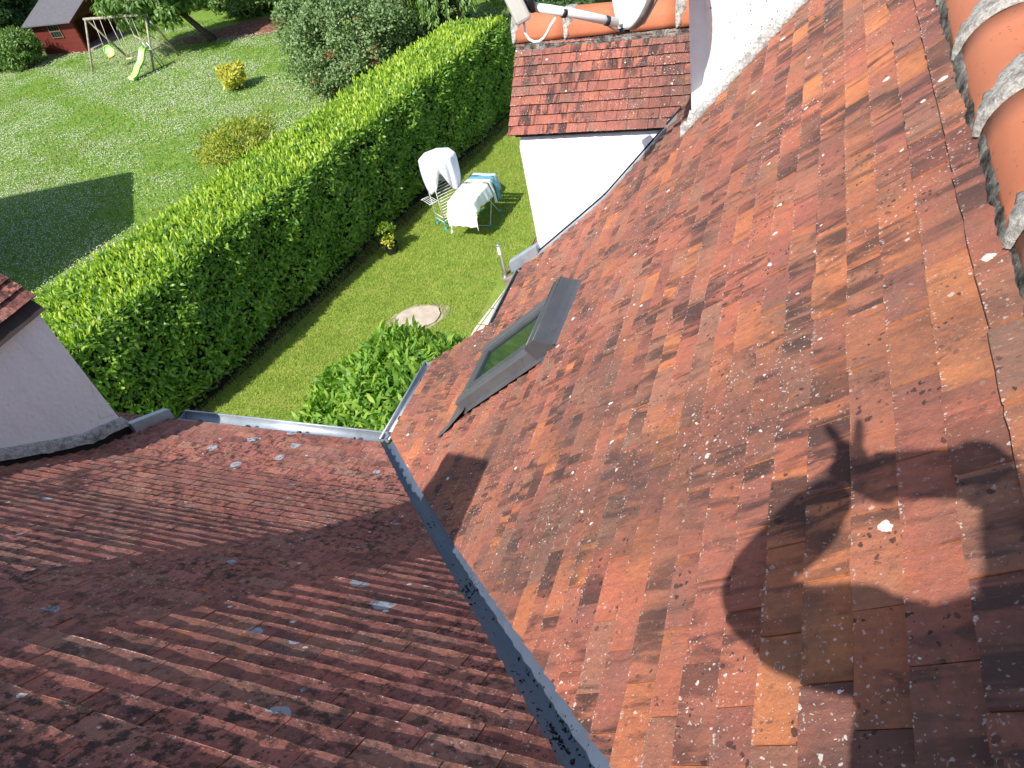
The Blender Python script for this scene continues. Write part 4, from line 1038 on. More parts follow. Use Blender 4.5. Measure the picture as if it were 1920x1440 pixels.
# ================================================================ GARDEN OBJECTS
# ---- shed
SH = Vector((-35.5, 30.72, 0)); sx = Vector((-1, 0.08, 0)).normalized(); sy = Vector((0.08, 1, 0)).normalized(); sz = Vector((0, 0, 1))
def S_(a, b, c): return SH + sx * a + sy * b + sz * c
shed = thing('garden_shed', tuple(SH + sx * 1.6 + sy * 1.5), 'red stained wooden shed with a grey felt roof and open shaded porch', 'shed')
mb = MB(); mb.prism([S_(0.02, 0, 0.05), S_(3.3, 0, 0.05), S_(3.3, 0, 1.66), S_(0.02, 0, 1.66)], sy * 0.06); mb.build('wall', M_SHED, shed)
mb = MB(); mb.prism([S_(1.1, 0.07, 0.05), S_(1.1, 3.0, 0.05), S_(1.1, 3.0, 1.62), S_(1.1, 1.55, 2.25), S_(1.1, 0.07, 1.62)], sx * 0.06)
mb.prism([S_(0.05, 3.0, 0.05), S_(3.3, 3.0, 0.05), S_(3.3, 3.0, 1.62), S_(0.05, 3.0, 1.62)], sy * 0.06)
mb.prism([S_(3.26, 0.07, 0.05), S_(3.26, 3.0, 0.05), S_(3.26, 3.0, 1.62), S_(3.26, 1.55, 2.25), S_(3.26, 0.07, 1.62)], sx * 0.05); mb.build('inner_wall', M_SHEDIN, shed)
mb = MB(); mb.prism([S_(-0.02, 0, 1.52), S_(-0.02, 3.05, 1.52), S_(-0.02, 3.05, 1.62), S_(-0.02, 1.55, 2.28), S_(-0.02, 0, 1.62)], sx * 0.05); mb.build('gable', M_SHEDIN, shed)
for a, b in (((-0.30, -0.32, 1.545), 1), ((-0.30, 3.42, 1.545), -1)):
    mb = MB(); A = S_(*a); T = S_(-0.30, 1.55, 2.36); mb.prism([A, S_(3.6, a[1], 1.545), S_(3.6, 1.55, 2.36), T], sz * 0.05); o = mb.build('roof', M_FELT, shed)
    mb = MB(); mb.bar(A + sz * -0.03, T + sz * -0.03, 0.03, 0.13); mb.build('bargeboard', M_SHEDIN, shed)
mb = MB(); 
for bb in (0.08, 2.95): mb.box(tuple(S_(0.05, bb, 0.82)), (0.10, 0.10, 1.55))
mb.build('corner_post', M_SHED, shed)
mb = MB(); mb.box(tuple(S_(0.5, 1.55, 0.06)), (1.5, 3.0, 0.12)); mb.build('porch_floor', M_WOOD2, shed)
wn = MB(); wn.box(tuple(S_(1.55, 0.0, 1.16)), (0.82, 0.05, 0.56), (sx, sy, sz)); wno = wn.build('window', M_GLASS, shed)
mb = MB()
for a in (1.13, 1.97): mb.box(tuple(S_(a, -0.035, 1.16)), (0.05, 0.05, 0.66), (sx, sy, sz))
for c_ in (0.86, 1.16, 1.46): mb.box(tuple(S_(1.55, -0.033, c_)), (0.84, 0.04, 0.04), (sx, sy, sz))
for a in (1.34, 1.55, 1.76): mb.box(tuple(S_(a, -0.028, 1.16)), (0.02, 0.03, 0.56), (sx, sy, sz))
mb.build('window_frame', simple('brown_window_wood', (0.16, 0.10, 0.06), 0.8), wno)

# ---- swing set
sw = thing('swing_set', (-29.4, 27.7, 0), 'weathered round-timber swing set with a lime disc seat in front of the shed', 'swing set')
def post(a, b, r0, nm='post', par=sw, m=M_WOOD):
    mb = MB(); mb.tube([a, b], [r0, r0 * 0.92], 9); return mb.build(nm, m, par, smooth=True)
BL, BR = Vector((-31.52, 28.08, 2.1)), Vector((-27.25, 27.40, 2.1))
post(BL + (BL - BR).normalized() * 0.12, BR + (BR - BL).normalized() * 0.12, 0.062, 'crossbeam')
for top, fa, fb in ((BL, (-31.81, 27.16, 0), (-31.15, 28.98, 0)), (BR, (-27.33, 26.39, 0), (-27.40, 28.33, 0))):
    post(fa, top + Vector((0, 0, 0.03)), 0.052); post(fb, top + Vector((0, 0, 0.03)), 0.052)
post((-29.0, 27.85, 1.3), (-27.96, 28.26, 0), 0.035); post((-28.4, 27.9, 1.3), (-27.40, 28.60, 0), 0.035)
mb = MB(); mb.bar((-28.51, 27.87, 0.5), (-28.0, 29.0, 0.5), 0.16, 0.05); mb.build('plank', M_WOOD2, sw)
def rope(a, b, sag=0.0):
    a, b = Vector(a), Vector(b); mb = MB(); mb.tube([a, a.lerp(b, 0.5) + Vector((0, 0, -sag)), b], 0.013, 5); return mb.build('rope', M_ROPE, sw, smooth=True)
along = (BR - BL).normalized()
for t, dx in ((0.55, 0), (1.05, 0)):
    rope(BL + along * t, BL + along * (t + 0.0) + Vector((0.35, -0.55, -1.25 if t < 1 else -1.1)))
st = MB(); cc = BL + along * 0.85 + Vector((0.40, -0.60, -1.28)); nrm = Vector((0.25, -0.85, 0.45)).normalized(); e1 = nrm.orthogonal().normalized(); e2 = nrm.cross(e1)
P = [[cc + (e1 * math.cos(2 * PI * k / 22) + e2 * math.sin(2 * PI * k / 22) * 1.25) * rr + nrm * hh for k in range(23)] for rr, hh in ((0.0, 0.0), (0.14, 0.0), (0.21, 0.02), (0.23, 0.05), (0.21, 0.055))]
st.grid(P); st.build('swing_seat', M_SEATG, sw, smooth=True, solid=0.012)
st = MB(); st.lathe(cc + Vector((-0.02, -0.03, -0.30)), [(0.05, 0), (0.13, 0.03), (0.16, 0.09), (0.13, 0.12)], 14); st.build('seat_foot', M_ORANGE, sw, smooth=True)
b2 = BL + along * 2.1; b3 = BL + along * 2.55
rope(b2 + along * -0.45, b2 + Vector((0.5, -0.62, -1.62)) + along * -0.3); rope(b2, b2 + Vector((0.5, -0.62, -1.62)))
st = MB(); st.bar(b2 + Vector((0.5, -0.62, -1.63)) + along * -0.36, b2 + Vector((0.5, -0.62, -1.63)) + along * 0.06, 0.18, 0.035); st.build('swing_seat', simple('cream_seat', (0.62, 0.50, 0.33), 0.6), sw, bevel=0.008)
rope(b3 + along * 0.35, b3 + Vector((0.75, -0.5, -1.75))); rope(b3 + along * 0.75, b3 + Vector((1.0, -0.55, -1.7)))

# ---- slide
sd = thing('slide', (-27.0, 25.4, 0), 'lime green wavy plastic slide standing in front of the swing set', 'slide')
pth = [(0.0, 0.07), (0.16, 0.09), (0.34, 0.20), (0.50, 0.36), (0.64, 0.44), (0.78, 0.54), (0.92, 0.72), (1.04, 0.88), (1.14, 0.95), (1.30, 0.96)]
ww = 0.24; SB = Vector((-27.74, 25.38, 0)); sdir = Vector((0.36, 0.93, 0)).normalized(); swd = Vector((0.93, -0.36, 0)).normalized()
P = []
for u, z in pth: P.append([SB + sdir * u + swd * b_ + Vector((0, 0, z + h_)) for b_, h_ in ((-ww - .02, 0.10), (-ww, 0.095), (-ww + .03, 0.0), (0, -0.012), (ww - .03, 0.0), (ww, 0.095), (ww + .02, 0.10))])
mb = MB(); mb.grid(P); mb.build('chute', M_SLIDE, sd, smooth=True, solid=0.012)
for dy in (-0.2, 0.2): post(SB + sdir * 1.62 + swd * dy, SB + sdir * 1.32 + swd * dy + Vector((0, 0, 1.2)), 0.025, 'ladder_rail', sd, M_STEEL)
mb = MB()
for k in range(4): z = 0.2 + k * 0.22; q = SB + sdir * (1.57 - k * 0.055) + Vector((0, 0, z)); mb.bar(q - swd * 0.2, q + swd * 0.2, 0.06, 0.02)
mb.build('ladder_step', M_SLIDE, sd)

# ---- stainless bollard lamp
bl = thing('bollard_lamp', (-5.408, 11.295, 0), 'slim brushed steel bollard lamp at the corner of the paving', 'lamp')
mb = MB(); mb.lathe((-5.408, 11.295, 0), [(0.075, 0), (0.075, 0.012), (0.038, 0.013), (0.038, 0.53)], 18); mb.build('post', M_STEEL, bl, smooth=False)
mb = MB(); mb.lathe((-5.408, 11.295, 0.53), [(0.036, 0), (0.036, 0.19)], 18); mb.build('diffuser', M_WHITEPL, bl, smooth=False)
mb = MB(); mb.lathe((-5.408, 11.295, 0.72), [(0.042, 0), (0.042, 0.035), (0.030, 0.045)], 18); mb.build('cap', M_STEEL, bl, smooth=False)

# ---- potted plant by the hedge
pp = thing('potted_plant', (-8.40, 12.12, 0), 'black pot with a young green and yellow leafed plant at the hedge foot', 'plant')
mb = MB(); mb.lathe((-8.40, 12.12, 0), [(0.13, 0), (0.17, 0.20), (0.175, 0.23), (0.16, 0.23), (0.15, 0.19), (0.0, 0.19)], 20); mb.build('pot', M_BLACKPL, pp)
P, N, cc_ = clumps_crown((-8.37, 12.12, 0.50), (0.20, 0.20, 0.22), 26, 12, 0.07, 70); leaves('foliage', P, N, 0.095, 0.042, M_LIME, pp, up=0.4)
P, N, cc_ = clumps_crown((-8.36, 12.02, 0.33), (0.15, 0.12, 0.09), 9, 11, 0.06, 71); leaves('yellow_leaf', P, N, 0.09, 0.045, M_YELLOW, pp, up=0.2)
mb = MB(); r = random.Random(4)
for k in range(6): mb.tube([(-8.40 + r.uniform(-.04, .04), 12.12 + r.uniform(-.04, .04), 0.18), (-8.39 + r.uniform(-.15, .15), 12.12 + r.uniform(-.15, .15), 0.55)], [0.008, 0.004], 5)
mb.build('stem', M_MID, pp)

# ---- laundry: tower airer with a sheet over it
ta = thing('tower_airer', (-7.40, 13.46, 0), 'tall white tower airer with turquoise feet under a draped sheet', 'drying rack')
U = Vector((0.60, 0.80, 0)).normalized(); Wd = Vector((0.80, -0.60, 0)).normalized(); T0 = Vector((-7.40, 13.46, 0))
LU, LW = 0.33, 0.19
mb = MB()
for a in (-1, 1):
    for b in (-1, 1):
        q = T0 + U * LU * a + Wd * LW * b; mb2 = MB(); mb2.tube([q, q + Vector((0, 0, 1.62))], 0.011, 7); mb2.build('post', M_WHITEPL, ta, smooth=True)
        mb2 = MB(); mb2.box(q + Vector((0, 0, 0.03)), (0.05, 0.05, 0.07)); mb2.box(q + Vector((0, 0, 0.17)), (0.035, 0.035, 0.05)); mb2.build('foot', M_TEAL, ta, bevel=0.006)
        if a > 0:
            mb2 = MB(); mb2.box(q + Vector((0, 0, 0.80)), (0.045, 0.045, 0.10)); mb2.build('joint', M_TEAL, ta, bevel=0.006)
for z in (0.18, 0.30): 
    mb.tube([T0 - U * LU - Wd * LW + Vector((0, 0, z)), T0 - U * LU + Wd * LW + Vector((0, 0, z))], 0.008, 6); mb.tube([T0 + U * LU - Wd * LW + Vector((0, 0, z)), T0 + U * LU + Wd * LW + Vector((0, 0, z))], 0.008, 6)
for k in range(20):
    z = 0.22 + k * 0.068
    mb.tube([T0 - U * LU + Wd * LW + Vector((0, 0, z)), T0 + U * LU + Wd * LW + Vector((0, 0, z))], 0.0065, 5)
mb.build('rails', M_WHITEPL, ta, smooth=True)
mb = MB()
for k in range(5): mb.tube([T0 - U * (LU + 0.02 + 0.05 * k) - Wd * LW + Vector((0, 0, 0.74)), T0 - U * (LU + 0.02 + 0.05 * k) + Wd * LW + Vector((0, 0, 0.74))], 0.006, 5)
for b in (-1, 1): mb.tube([T0 - U * LU + Wd * LW * b + Vector((0, 0, 0.74)), T0 - U * (LU + 0.24) + Wd * LW * b + Vector((0, 0, 0.74))], 0.008, 5)
mb.build('side_wing', M_WHITEPL, ta, smooth=True)
P = []; K = 96; ph0 = math.atan2(-0.86, 0.42)
for t in np.linspace(0, 1, 26):
    row = []
    for k in range(K + 1):
        th = 2 * PI * (k % K) / K; dth = (th - ph0 + PI) % (2 * PI) - PI
        hem = 0.86 + 0.46 * math.exp(-(dth / 0.42) ** 2) + 0.03 * math.sin(3 * th) + 0.02 * math.sin(9 * th)
        oc = 0.40 / max(math.cos(((th + PI / 8) % (PI / 4)) - PI / 8), 0.5) * 0.96
        if t < 0.34:
            q = t / 0.34; rr = oc * q; z = 1.70 - 0.085 * q ** 1.6
        else:
            q = (t - 0.34) / 0.66; rr = oc * (1 + 0.05 * math.sin(PI * q) - 0.10 * q ** 2) + 0.030 * q * math.sin(11 * th + 1.5 * math.sin(2 * th)) + 0.012 * q * math.sin(23 * th)
            z = 1.615 + (hem - 1.615) * q
        row.append((T0.x + rr * math.cos(th), T0.y + rr * math.sin(th), z))
    P.append(row)
mb = MB(); mb.grid(P); tag(mb.build('bed_sheet', M_CLOTH2, smooth=True, solid=0.004), 'white fitted sheet draped over the top of the tower airer', 'sheet')

# ---- laundry: folding rack with clothes
dr = thing('drying_rack', (-6.62, 13.3, 0), 'low white folding rack with turquoise feet beside the tower airer', 'drying rack')
A_ = Vector((0.06, 1, 0)).normalized(); B_ = Vector((1, -0.06, 0)).normalized(); D0 = Vector((-6.64, 13.22, 0))
def D_(a, b, c): return D0 + A_ * a + B_ * b + Vector((0, 0, c))
for b in (-0.24, 0.24):
    mb = MB(); mb.tube([D_(0.0, b, 0), D_(0.62, b, 0.94)], 0.010, 7); mb.build('leg', M_WHITEPL, dr, smooth=True)
    mb = MB(); mb.tube([D_(0.62, b * 0.95, 0), D_(-0.05, b * 0.95, 0.94)], 0.010, 7); mb.build('leg', M_WHITEPL, dr, smooth=True)
    for a in (0.0, 0.62):
        mb = MB(); mb.box(D_(a, b, 0.025), (0.05, 0.06, 0.06)); mb.build('foot', M_TEAL, dr, bevel=0.006)
mb = MB()
for b in np.linspace(-0.26, 0.26, 9): mb.tube([D_(-0.62, b, 0.94), D_(0.66, b, 0.94)], 0.0055, 5)
for a in (-0.62, -0.05, 0.62): mb.tube([D_(a, -0.27, 0.935), D_(a, 0.27, 0.935)], 0.009, 6)
mb.tube([D_(0.0, -0.24, 0.02), D_(0.0, 0.24, 0.02)], 0.008, 6); mb.tube([D_(0.31, -0.24, 0.45), D_(0.31, 0.24, 0.45)], 0.006, 6)
mb.build('rails', M_WHITEPL, dr, smooth=True)
def drape(name, a0, a1, b0, b1, drops, mat, label, cat, seed, n=46, zt=0.955):
    """cloth lying on the rack between a0..a1, b0..b1 and hanging past the given sides (dict side -> length)"""
    g = random.Random(seed); ph = [g.uniform(0, 6.28) for _ in range(6)]
    A0, A1, B0, B1 = a0 - drops.get('a0', 0), a1 + drops.get('a1', 0), b0 - drops.get('b0', 0), b1 + drops.get('b1', 0)
    P = []
    for a in np.linspace(A0, A1, n):
        row = []
        for b in np.linspace(B0, B1, n):
            da = max(a0 - a, 0, a - a1); db = max(b0 - b, 0, b - b1); ac = min(max(a, a0), a1); bc = min(max(b, b0), b1)
            hang = math.hypot(da, db); sa = -1 if a < a0 else 1; sb_ = -1 if b < b0 else 1
            f = min(1, hang / 0.25)
            fold = 0.030 * math.sin(14 * (b if da > db else a) + ph[0] + 2 * math.sin(5 * (b if da > db else a) + ph[1])) + 0.014 * math.sin(31 * (a if db >= da else b) + ph[2])
            out = (0.012 + 0.05 * (1 - math.exp(-hang * 5)) + fold * f)
            z = zt - hang * (0.97 - 0.05 * f) + 0.010 * math.sin(9 * a + ph[3]) * math.sin(11 * b + ph[4]) * (1 - f)
            da_, db_ = (da / hang, db / hang) if hang > 0 else (0, 0)
            row.append(D_(ac + sa * da_ * out, bc + sb_ * db_ * out, max(z + 0.03 * math.sin(6 * b + 4 * a + ph[5]) * f * f, 0.04)))
        P.append(row)
    mb = MB(); mb.grid(P); return tag(mb.build(name, mat, smooth=True, solid=0.004), label, cat)
drape('bed_sheet', -0.62, 0.20, -0.30, 0.29, {'a0': 0.62, 'b0': 0.55, 'b1': 0.30}, M_CLOTH, 'big white sheet hanging over the near end of the low rack', 'sheet', 3)
drape('pillowcase', 0.25, 0.40, -0.28, 0.29, {'b1': 0.52, 'b0': 0.1}, M_CLOTH2, 'pale lilac cloth hanging in folds right beside the big white sheet', 'laundry', 5, 30)
drape('towel', 0.43, 0.53, -0.28, 0.29, {'b1': 0.58, 'b0': 0.1}, M_TOWEL, 'blue towel hanging on the far right of the low rack', 'towel', 7, 26)
drape('towel', 0.56, 0.66, -0.29, 0.30, {'b1': 0.40, 'a1': 0.1, 'b0': 0.2}, M_TOWEL2, 'pale blue towel over the farthest end of the low rack', 'towel', 9, 26)

# ================================================================ ON THE ROOF
# ---- satellite dish
DB = Vector((-0.827, 3.58, 6.903)); dn_ = Vector((-0.80, -0.52, 0.30)).normalized()
du_ = (Vector((0, 0, 1)) - dn_ * dn_.z).normalized(); dr_ = dn_.cross(du_)
dish = thing('satellite_dish', (-0.70, 3.86, 6.6), 'weathered white satellite dish with its arm reaching over the dormer ridge', 'satellite dish')
RA, RB = 0.23, 0.29; DC = DB + du_ * RB
P = []
for q in (0.0, 0.2, 0.4, 0.6, 0.8, 0.94, 1.0, 1.02, 1.0):
    P.append([DC + (dr_ * RA * math.cos(2 * PI * k / 48) + du_ * RB * math.sin(2 * PI * k / 48)) * q + dn_ * (0.055 * q * q - 0.055 - (0.03 if q == 1.02 else 0)) for k in range(49)])
P[-1] = [DC + (dr_ * RA * math.cos(2 * PI * k / 48) + du_ * RB * math.sin(2 * PI * k / 48)) * 1.0 - dn_ * 0.036 for k in range(49)]
k = NT('dish_enamel'); c = k.coord()
base_ = k.mix(k.ramp(k.noise(k.mapping(c, (18, 18, 4)), 1.5, 6, 0.7), [(0.45, 0.0), (0.62, 0.85)]), (0.74, 0.74, 0.73), (0.42, 0.42, 0.43))
base_ = k.mix(k.ramp(k.noise(c, 45, 5, 0.7), [(0.60, 0.0), (0.68, 0.8)]), base_, (0.13, 0.13, 0.13)); k.setp(base_, 0.5, 0, 0.4); M_DISH = k.m
mb = MB(); mb.grid(P); mb.build('reflector', M_DISH, dish, smooth=True, solid=0.003)
mb = MB(); P = []
for hh in (-0.004, -0.042): P.append([DC + (dr_ * RA * math.cos(2 * PI * k_2 / 48) + du_ * RB * math.sin(2 * PI * k_2 / 48)) * 1.022 + dn_ * hh for k_2 in range(49)])
mb.grid(P); mb.build('rim', simple('dish_rim_shade_grey', (0.20, 0.19, 0.18), 0.7, var=0.3, scale=20), dish, smooth=True, solid=0.003)  # rim colour darkened to stand for the shading of the back edge
AR0, AR1 = Vector((-0.838, 3.55, 6.932)), Vector((-1.175, 3.345, 7.100))
mb = MB(); mb.tube([AR0, AR0.lerp(AR1, 0.5) + Vector((0, 0, 0.004)), AR1], 0.0205, 14); mb.build('arm', M_WHITEPL, dish, smooth=True)
for t in (0.12, 0.62):
    q = AR0.lerp(AR1, t); a = (AR1 - AR0).normalized(); mb = MB(); mb.tube([q - a * 0.010, q + a * 0.010], 0.0225, 14); mb.build('cable_tie', M_BLACKPL, dish, smooth=True)
mb = MB(); a = (AR1 - AR0).normalized(); mb.tube([AR1 - a * 0.015, AR1 + a * 0.055], [0.025, 0.020], 14); mb.tube([AR1 + Vector((0.015, -0.02, -0.02)), AR1 + Vector((0.015, -0.02, 0.08))], 0.013, 10); mb.build('clamp', M_BLACKPL, dish, smooth=True)
mb = MB(); ax = ((0.35, -0.12, -0.93), (0.85, 0.45, 0.26), (0.38, -0.88, 0.25))
mb.box((-1.236, 3.30, 7.165), (0.24, 0.075, 0.060), ax); mb.build('receiver_head', M_GREYPL, dish, bevel=0.014)
mb = MB(); mb.tube([(-1.20, 3.31, 7.20), (-1.10, 3.34, 7.24)], [0.032, 0.030], 16); mb.build('feed_horn', M_GREYPL, dish, smooth=True)
mb = MB(); mb.tube([(-1.19, 3.32, 7.175), (-1.14, 3.33, 7.195)], 0.030, 14); mb.build('horn_collar', M_BLACKPL, dish, smooth=True)
CB = [(-1.200, 3.30, 7.055), (-1.203, 3.30, 7.003), (-1.190, 3.30, 6.975), (-1.168, 3.30, 6.962), (-1.142, 3.30, 6.962), (-1.118, 3.30, 6.976), (-1.098, 3.30, 6.998), (-1.078, 3.302, 7.025), (-1.055, 3.315, 7.05)]
mb = MB(); mb.tube(CB, 0.0062, 8); mb.build('cable', M_WHITEPL, dish, smooth=True)
mb = MB(); mb.tube([(-0.93, 3.50, 6.965), (-0.90, 3.53, 6.945), (-0.865, 3.55, 6.91), (-0.835, 3.57, 6.885)], 0.005, 6); mb.tube([(-0.80, 3.58, 6.89), (-0.75, 3.62, 6.90), (-0.70, 3.68, 6.97), (-0.66, 3.80, 7.10), (-0.60, 3.92, 7.2)], 0.0055, 6); mb.tube([(-0.81, 3.58, 6.88), (-0.735, 3.66, 6.885), (-0.675, 3.74, 6.97), (-0.62, 3.85, 7.12)], 0.0055, 6); mb.build('cable', M_GREYPL, dish, smooth=True)
mb = MB(); mb.tube([(-0.85, 3.575, 6.880), (-0.79, 3.585, 6.888)], 0.014, 10); mb.build('cable_clip', M_BLACKPL, dish, smooth=True)
mb = MB(); mb.tube([DC - dn_ * 0.06, DC - dn_ * 0.20], 0.035, 10); bp = DC - dn_ * 0.20
mb.tube([bp + Vector((0, 0, -0.16)), bp + Vector((0, 0, 0.2))], 0.022, 12); mb.tube([bp + Vector((0, 0, 0.02)), Vector((bp.x, 3.925, bp.z + 0.02))], 0.018, 10); mb.tube([bp + Vector((0, 0, -0.12)), Vector((bp.x, 3.925, bp.z - 0.12))], 0.018, 10)
mb.build('bracket', simple('rusty_bracket', (0.045, 0.03, 0.025), 0.7, 0.3), dish, smooth=True)

# ---- aerial on the left ridge
an = thing('tv_aerial', (-4.32, -0.45, 7.36), 'slim metal aerial standing on the left roof ridge', 'aerial')
mb = MB(); mb.tube([(-4.32, -0.45, 7.22), (-4.32, -0.45, 8.05)], 0.016, 8); mb.build('mast', M_STEEL, an, smooth=True)
mb = MB(); mb.tube([(-4.52, -0.52, 7.95), (-4.05, -0.62, 7.95)], 0.012, 6); mb.build('boom', M_STEEL, an, smooth=True)
for x in (-4.42, -4.17):
    mb = MB(); mb.tube([(x - 0.08, -0.42, 7.95), (x + 0.09, -0.74, 7.97)], 0.011, 6); mb.build('element', M_STEEL, an, smooth=True)

# ---- neighbouring house left of the garden (its shadow lies on the lawn)
nb = thing('neighbour_house', (-23.0, 5.0, 0), 'neighbouring rendered house with a gabled roof left of the garden', 'house')
NA = Vector((-21.7, 11.4, 6.1)); nl_ = Vector((3.6, -0.65, 0)).normalized(); ns_ = Vector((-0.178, -0.984, 0))
mb = MB(); wb = [NA + ns_ * 2.2 + nl_ * t for t in (-2.5, 2.3)] + [NA + ns_ * 8.4 + nl_ * t for t in (2.3, -2.5)]
mb.prism([(p.x, p.y, 0) for p in wb], (0, 0, 3.6)); mb.build('house_wall', M_RENDER, nb)
mb = MB()
mb.prism([NA, NA + nl_ * 3.68 - Vector((0, 0, 3.0)), NA + nl_ * 3.68 - Vector((0, 0, 3.12)), NA - nl_ * 4.4 - Vector((0, 0, 3.12)), NA - nl_ * 4.4 - Vector((0, 0, 3.0))], ns_ * 8.8)
mb.build('roof', simple('neighbour_tiles', (0.22, 0.085, 0.06), 0.9, var=0.3, scale=9, bump=0.5), nb)

# ---- the photographer, sitting astride the ridge and holding the phone out
M_SKIN = simple('skin', (0.50, 0.29, 0.21), 0.55, var=0.06, scale=5); M_HAIR = simple('brown_hair', (0.05, 0.03, 0.02), 0.7, var=0.3, scale=40)
M_SHIRT = simple('grey_workshirt', (0.12, 0.13, 0.15), 0.9, var=0.15, scale=14, bump=0.2); M_TROUS = simple('navy_trousers', (0.03, 0.04, 0.07), 0.9, var=0.15, scale=14, bump=0.2)
per = thing('person', (0.46, -0.46, 7.37), 'person in a grey shirt sitting astride the roof ridge holding up a phone', 'person')
def W(*p): return CAM + Vector(p)
def skin(name, pts, edges, rad, mat, sub=2, root=0, parent=per):
    off = wloc(parent); me = bpy.data.meshes.new(name); me.from_pydata([tuple(W(*p) - off) for p in pts], edges, [])
    o = link(name, me, mat, parent); m = o.modifiers.new('skin', 'SKIN'); m.use_smooth_shade = True
    for i, v in enumerate(me.skin_vertices[0].data):
        v.radius = (rad[i], rad[i]) if not isinstance(rad[i], tuple) else rad[i]; v.use_root = (i == root)
    s_ = o.modifiers.new('sub', 'SUBSURF'); s_.levels = sub; s_.render_levels = sub
    return o
lw, rw = Vector((-0.180, -0.088, 0.092)), R0 * 0.075 + Vector((0.0, -0.06, 0.02))
body_pts = [(0.40, -0.47, -0.54), (0.18, -0.42, -0.38), (0.07, -0.37, -0.2), (0.055, -0.32, -0.05), (0.052, -0.30, 0.08), (0.052, -0.285, 0.15), (0.050, -0.272, 0.21), (0.050, -0.268, 0.275),
            (-0.01, -0.31, 0.03), (-0.07, -0.29, 0.03), (-0.22, -0.26, -0.07), (-0.355, -0.22, -0.085), (-0.265, -0.15, -0.03), tuple(lw),
            (0.14, -0.31, 0.03), (0.22, -0.29, 0.02), (0.33, -0.25, -0.08), (0.38, -0.20, -0.13), (0.25, -0.12, -0.06), tuple(rw),
            (0.32, -0.46, -0.55), (0.08, -0.42, -0.64), (-0.10, -0.42, -0.74), (-0.19, -0.50, -0.98), (-0.26, -0.58, -1.24), (-0.31, -0.48, -1.30),
            (0.56, -0.46, -0.55), (0.82, -0.42, -0.64), (1.02, -0.42, -0.74), (1.11, -0.50, -0.98), (1.18, -0.58, -1.24), (1.23, -0.48, -1.30)]
body_e = [(0, 1), (1, 2), (2, 3), (3, 4), (4, 5), (5, 6), (6, 7), (3, 8), (8, 9), (9, 10), (10, 11), (11, 12), (12, 13), (3, 14), (14, 15), (15, 16), (16, 17), (17, 18), (18, 19),
          (0, 20), (20, 21), (21, 22), (22, 23), (23, 24), (24, 25), (0, 26), (26, 27), (27, 28), (28, 29), (29, 30), (30, 31)]
body_r = [0.135, 0.12, 0.12, 0.11, 0.055, 0.062, 0.092, 0.072, 0.068, 0.064, 0.055, 0.052, 0.050, 0.044, 0.068, 0.062, 0.052, 0.046, 0.040, 0.028,
          0.09, 0.078, 0.062, 0.05, 0.038, 0.034, 0.09, 0.078, 0.062, 0.05, 0.038, 0.034]
body = skin('body', body_pts, body_e, body_r, M_SKIN)
# clothes: sleeves and trunk of the shirt, trousers, shoes follow the same joints a little wider
tl = MB(); P = []; lat = Vector((0.98, 0.2, 0)); dep = Vector((-0.2, 0.98, 0))
for (cx, cy, cz, rx, ry) in ((0.052, -0.298, 0.105, 0.062, 0.062), (0.050, -0.30, 0.075, 0.11, 0.085), (0.050, -0.305, 0.045, 0.165, 0.10), (0.052, -0.315, -0.03, 0.185, 0.115), (0.058, -0.34, -0.12, 0.185, 0.125), (0.075, -0.37, -0.22, 0.178, 0.128), (0.14, -0.40, -0.34, 0.170, 0.13), (0.26, -0.44, -0.46, 0.168, 0.135), (0.36, -0.46, -0.56, 0.165, 0.14)):
    P.append([W(cx, cy, cz) + lat * rx * math.cos(2 * PI * k / 28) + dep * ry * math.sin(2 * PI * k / 28) + Vector((0, 0, 0.004 * math.sin(5 * k))) for k in range(29)])
tl.grid(P); tl.build('shirt', M_SHIRT, per, smooth=True, solid=0.004)
for idx in ([9, 10, 11, 12], [15, 16, 17, 18]):
    cuff = tuple(Vector(body_pts[idx[-1]]).lerp(Vector(body_pts[idx[-1] + 1]), 0.8))
    skin('sleeve', [body_pts[i] for i in idx] + [cuff], [(0, 1), (1, 2), (2, 3), (3, 4)], [body_r[i] + 0.014 for i in idx] + [body_r[idx[-1] + 1] + 0.010], M_SHIRT, parent=per)
tr_i = [1, 0, 20, 21, 22, 23, 24, 26, 27, 28, 29, 30]; mp = {v: i for i, v in enumerate(tr_i)}
skin('trousers', [body_pts[i] for i in tr_i], [(mp[a], mp[b]) for a, b in body_e if a in mp and b in mp], [body_r[i] + 0.014 for i in tr_i], M_TROUS, root=1, parent=per)
for a, b in ((24, 25), (30, 31)):
    skin('shoe', [body_pts[a], body_pts[b], (body_pts[b][0], body_pts[b][1] + 0.12, body_pts[b][2] - 0.02)], [(0, 1), (1, 2)], [0.045, 0.048, 0.04], M_DARK, parent=per)
hd_ = W(0.045, -0.285, 0.235); hm = MB()
hm.lathe(hd_ + Vector((0.01, -0.025, -0.02)), [(0.088, 0.0), (0.102, 0.05), (0.098, 0.095), (0.07, 0.13), (0.03, 0.145)], 18); hm.build('hair', M_HAIR, per, smooth=True)
fdir = Vector((-0.45, 0.80, -0.40)).normalized(); fs = fdir.cross(Vector((0, 0, 1))).normalized(); fu = fs.cross(fdir); fc0 = W(0.050, -0.272, 0.21) + fdir * 0.088
fm = MB(); fm.tube([fc0 + fu * 0.02, fc0 + fdir * 0.022 - fu * 0.015, fc0 - fu * 0.022], [0.008, 0.014, 0.008], 8); fm.build('nose', M_SKIN, per, smooth=True)
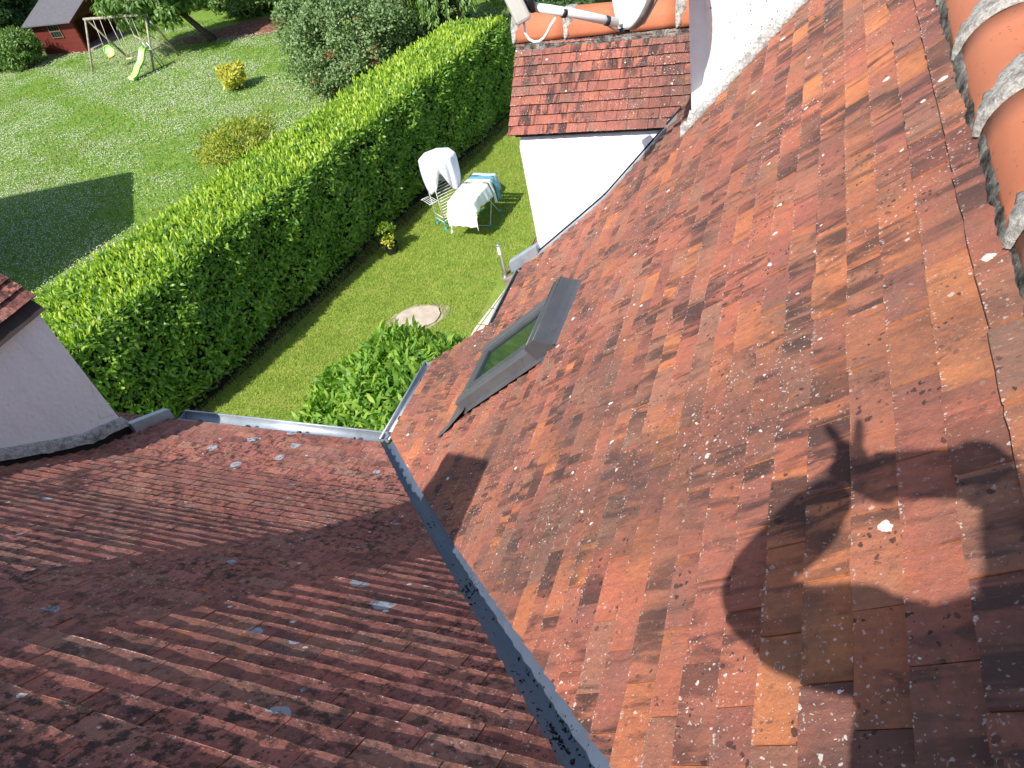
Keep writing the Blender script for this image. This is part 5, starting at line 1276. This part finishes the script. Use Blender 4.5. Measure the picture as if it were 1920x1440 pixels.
for s_ in (-1, 1):
    fm = MB(); c = fc0 + fs * 0.03 * s_ + fu * 0.024 - fdir * 0.008; fm.lathe(c - Vector((0, 0, 0.009)), [(0.003, 0), (0.010, 0.005), (0.010, 0.012), (0.003, 0.018)], 10); fm.build('eye', M_WHITEPL, per, smooth=True)
    fm = MB(); c = W(0.050, -0.272, 0.21) + fs * 0.088 * s_ - fdir * 0.015; fm.tube([c + fu * 0.03, c + fs * 0.014 * s_, c - fu * 0.03], [0.008, 0.014, 0.008], 8); fm.build('ear', M_SKIN, per, smooth=True)
fm = MB(); fm.tube([fc0 - fs * 0.022 - fu * 0.05 - fdir * 0.004, fc0 - fu * 0.052 + fdir * 0.004, fc0 + fs * 0.022 - fu * 0.05 - fdir * 0.004], 0.006, 8); fm.build('mouth', simple('lips', (0.42, 0.17, 0.14), 0.5), per, smooth=True)
# hands: palm plus five bent fingers each, gripping the ends of the phone
pc = R0 * -0.072 - R1 * 0.030 - R2 * 0.035
def hand(wr, side, point=True):
    wr = Vector(wr); e = pc + R0 * 0.086 * side
    p1 = (Vector((-0.172, -0.062, 0.118)) if point else wr.lerp(e, 0.55) - R2 * 0.014); pts = [tuple(wr), tuple(p1)]; ed = [(0, 1)]; rd_ = [0.042, (0.042, 0.030)]
    for k, (up_, ln) in enumerate(((0.046, 0.92), (0.022, 1.0), (-0.002, 0.95), (-0.026, 0.8))):
        a = e - R1 * up_ * 0.8 + R0 * 0.010 * side - R2 * 0.016
        if point and k < 2:      # first two fingers stand up clear of the phone
            a = p1 + (Vector((-0.004, 0.004, 0.040)) if k == 0 else Vector((-0.030, 0.002, 0.034)))
            b = a + (Vector((-0.006, 0.003, 0.036)) if k == 0 else Vector((-0.024, 0.003, 0.030))); c = b + (Vector((-0.008, 0.002, 0.032)) if k == 0 else Vector((-0.024, 0.002, 0.028)))
        else:
            b = a + R2 * 0.020 - R0 * 0.003 * side; c = b - R0 * 0.032 * ln * side - R2 * 0.002
        i = len(pts); pts += [tuple(a), tuple(b), tuple(c)]; ed += [(1, i), (i, i + 1), (i + 1, i + 2)]; rd_ += [0.0115, 0.0105, 0.0085]
    a = e + R1 * 0.034 - R0 * 0.004 * side - R2 * 0.022; b = a - R0 * 0.030 * side - R2 * 0.006; i = len(pts); pts += [tuple(a), tuple(b)]; ed += [(1, i), (i, i + 1)]; rd_ += [0.0125, 0.0105]
    return skin('hand', pts, ed, rd_, M_SKIN, 1)
hand(lw, -1); hand(rw, 1, False)
ph = MB(); ph.box(tuple(CAM + pc), (0.160, 0.076, 0.009), (R0, R1, R2)); tag(ph.build('phone', M_BLACKPL, bevel=0.004), 'black phone held level in both hands of the person on the ridge', 'phone')
